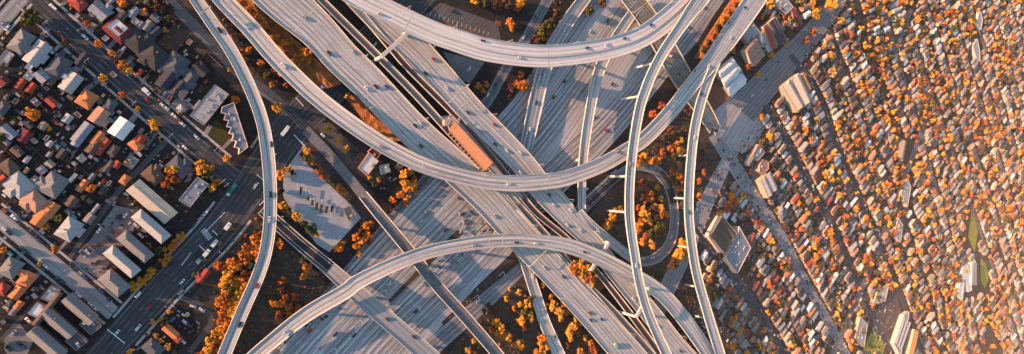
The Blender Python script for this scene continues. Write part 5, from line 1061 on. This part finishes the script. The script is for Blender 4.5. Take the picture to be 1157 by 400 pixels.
for idx, (px, py, X, Y, rear, L, W, rz) in enumerate(cand):
    far = min(1, max(0, (px-860)/120)); hw_ = [a*(1-far)+b*far for a, b in zip(HWn, HW)]  # haze glow put into the colours: creamier, paler houses with distance
    col = random.choices(HP, hw_)[0]; rz += random.gauss(0, .03); kind = random.choices(['gable', 'hip', 'flat'], [5, 3, 2] if not rear else [4, 0, 4])[0]; z = random.choice((2.9, 3.1, 3.3, 5.6)) if not rear else 2.6
    if nind < budget and 0 < px < 1150 and 1 < py < 399:
        nind += 1
        house(px, py, 0, 0, 0, kind, col, z, world=(Vector((X, Y, 0)), L, W, rz), wing=(not rear and random.random() < .35), place=street_of(px, py), axis='y')
    else:
        nfar += 1; b = MB(); b.box((0, 0, 0), (L, W, z), 0, len(HP)+random.randrange(5))
        if kind == 'flat': b.box((0, 0, z), (L+.3, W+.3, .2), 0, HP.index(col))
        else:
            v, f = gable_mesh(L, W, z, W*.26, kind == 'hip'); b.add(v, f, HP.index(col))
        cr, sr = math.cos(rz), math.sin(rz); q = len(FV.v)
        FV.v += [(x*cr-y*sr+X, x*sr+y*cr+Y, zz_) for x, y, zz_ in b.v]; FV.f += [tuple(q+n for n in f) for f in b.f]; FV.m += b.m
o = FV.ob('distant_houses', fmats); o['kind'] = 'stuff'
print('houses', HOUSES, 'far', nfar, 'cars', NC)
# trees of the suburb: the nearest single, the others one mass
TK = ['orange', 'golden', 'golden', 'russet', 'russet', 'golden', 'orange', 'olive', 'dark brown', 'dark brown', 'yellow', 'olive']
tc = []
for _ in range(9200):
    px, py = random.uniform(800, 1200), random.uniform(-8, 408)
    X, Y = P(px, py).x, P(px, py).y
    s6 = PATHS['S6']; i6 = s6.near(px, py)
    if px < s6.px[i6][0]+12 and py > 165: continue
    if py < 165 and px < 850: continue
    if any(PATHS[k].dist(px, py) < 1.6 for k in ROADS_R) or any(inside(b_, px, py) for b_ in BLK): continue
    if random.random() > .30+.5*min(1, max(0, (px-850)/150)): continue
    if random.random() > .35+1.1*max(0, math.sin(X*.02+Y*.013+1)*math.sin(Y*.03-X*.011)): continue
    tc.append((px, py))
tc.sort()
SV = []; SMI = []; kinds = list(LEAF)
midc = [crown_arrays(400+q, 10, 18, .18) for q in range(5)]
for q, (r, x, y, kd, plc) in enumerate(SMALLT):                 # past the three hundred largest: one mass
    z = ZB.get(plc, 0); rm = (P(x+r, y, z+3)-P(x-r, y, z+3)).length/4+(P(x, y+r, z+3)-P(x, y-r, z+3)).length/4; rm *= .93; p = P(x, y, z+rm*.7)
    V = midc[q % 5]*np.array([rm, rm, rm*1.15])+np.array([p.x, p.y, z]); SV.append(V); SMI += [kinds.index(kd)]*(len(V)//4)
lowc = [crown_arrays(300+q, 5+q % 4, 12, .21) for q in range(9)]
for q, (px, py) in enumerate(tc):
    far = px > 900; kd = random.choice(TK if far else TK[2:]); rm = random.choice((random.uniform(2.0, 3.6), random.uniform(3.2, 5.6))); p = P(px, py)
    if NT_ < 300 and 850 < px < 905 and 1 < py < 399: tree(px, py, rm*1.0, kd, 'on the houses '[:0]+street_of(px, py), world=(p, rm)); continue
    V = lowc[q % 9]*np.array([rm*random.uniform(.75, 1.25), rm*random.uniform(.75, 1.25), rm*1.2]); a = random.uniform(0, 6.28); ca, sa = math.cos(a), math.sin(a)
    V = np.stack([V[:, 0]*ca-V[:, 1]*sa+p.x, V[:, 0]*sa+V[:, 1]*ca+p.y, V[:, 2]], 1); SV.append(V); SMI += [kinds.index(kd)]*(len(V)//4)
V = np.concatenate(SV); o = obj('distant_trees', mesh('distant_trees', V.tolist(), [tuple(range(4*q, 4*q+4)) for q in range(len(V)//4)], [LEAF[q] for q in kinds], SMI)); o['kind'] = 'stuff'
print('trees', NT_, 'far trees', len(SV))
cs = 0
for key in ('S7', 'S8', 'S9', 'S5'):                       # cars left along the kerbs of the suburb streets
    p = PATHS[key]; q = Path(key+'x', p.phrase, [(a, b_, w_) for a, b_, w_ in p.px], 0.05, 3); q.z = [.05]*q.N
    for i in range(2, q.N, 2):
        for sd_ in (1, -1):
            if random.random() < .5 or not (780 < q.px[i][0] < 1000 and 0 < q.px[i][1] < 400) or cs >= 64: continue
            c = Q(q.across(i, sd_*(q.hw[i]-1.2))); cs += 1
            car(c[0], c[1], random.choice(('white', 'white', 'silver', 'dark grey', 'black', 'red', 'blue')), key+'x', place=f"parked {'left' if sd_ > 0 else 'right'} of the {p.phrase}", axis='y')
scatter_stuff('suburb_litter', [[(808, 190), (850, 150), (880, 120), (905, 70), (950, 0), (1010, 0), (1010, 400), (770, 400)]], .026, (.7, 2.8), CLUT, h=1.1, tuft=False, avoid=False)

# ------------------------------------------------------------------ labels: alike looks at one place get their order
ORD = ['first', 'second', 'third', 'fourth', 'fifth', 'sixth', 'seventh', 'eighth', 'ninth', 'tenth', 'eleventh', 'twelfth', 'thirteenth', 'fourteenth', 'fifteenth', 'sixteenth', 'seventeenth', 'eighteenth', 'nineteenth', 'twentieth']
def ordinal(n): return ORD[n] if n < 20 else f'{n+1}th'
fam = {}
for rec in THINGS:
    if 'label' not in rec[0]: fam.setdefault((rec[1], rec[2]), []).append(rec)
for (look, place), lst in fam.items():
    ax = lst[0][3]; lst.sort(key=lambda r: r[4][0 if ax == 'x' else 1])
    for i, rec in enumerate(lst):
        if len(lst) == 1: rec[0]['label'] = ' '.join(f'{look} {place}'.split())
        else:
            side = 'from left' if ax == 'x' else 'from top'
            rec[0]['label'] = ' '.join(f'{ordinal(i)} {look} {side}, {place}'.split())
# ------------------------------------------------------------------ haze
HAZE = 0.0000075
if HAZE:
    m = bpy.data.materials.new('air'); m.use_nodes = True; t = NT(m); t.t.nodes.remove(t.b)
    pv = t.n('ShaderNodeVolumePrincipled'); pv.inputs['Density'].default_value = HAZE; pv.inputs['Color'].default_value = (.95, .93, .92, 1); pv.inputs['Anisotropy'].default_value = -0.68
    t.l(pv.outputs[0], t.o.inputs['Volume'])
    b = MB(); b.box((2300, 0, -1.5), (7600, 5400, CAM_H+12)); o = b.ob('haze', m); o['kind'] = 'stuff'
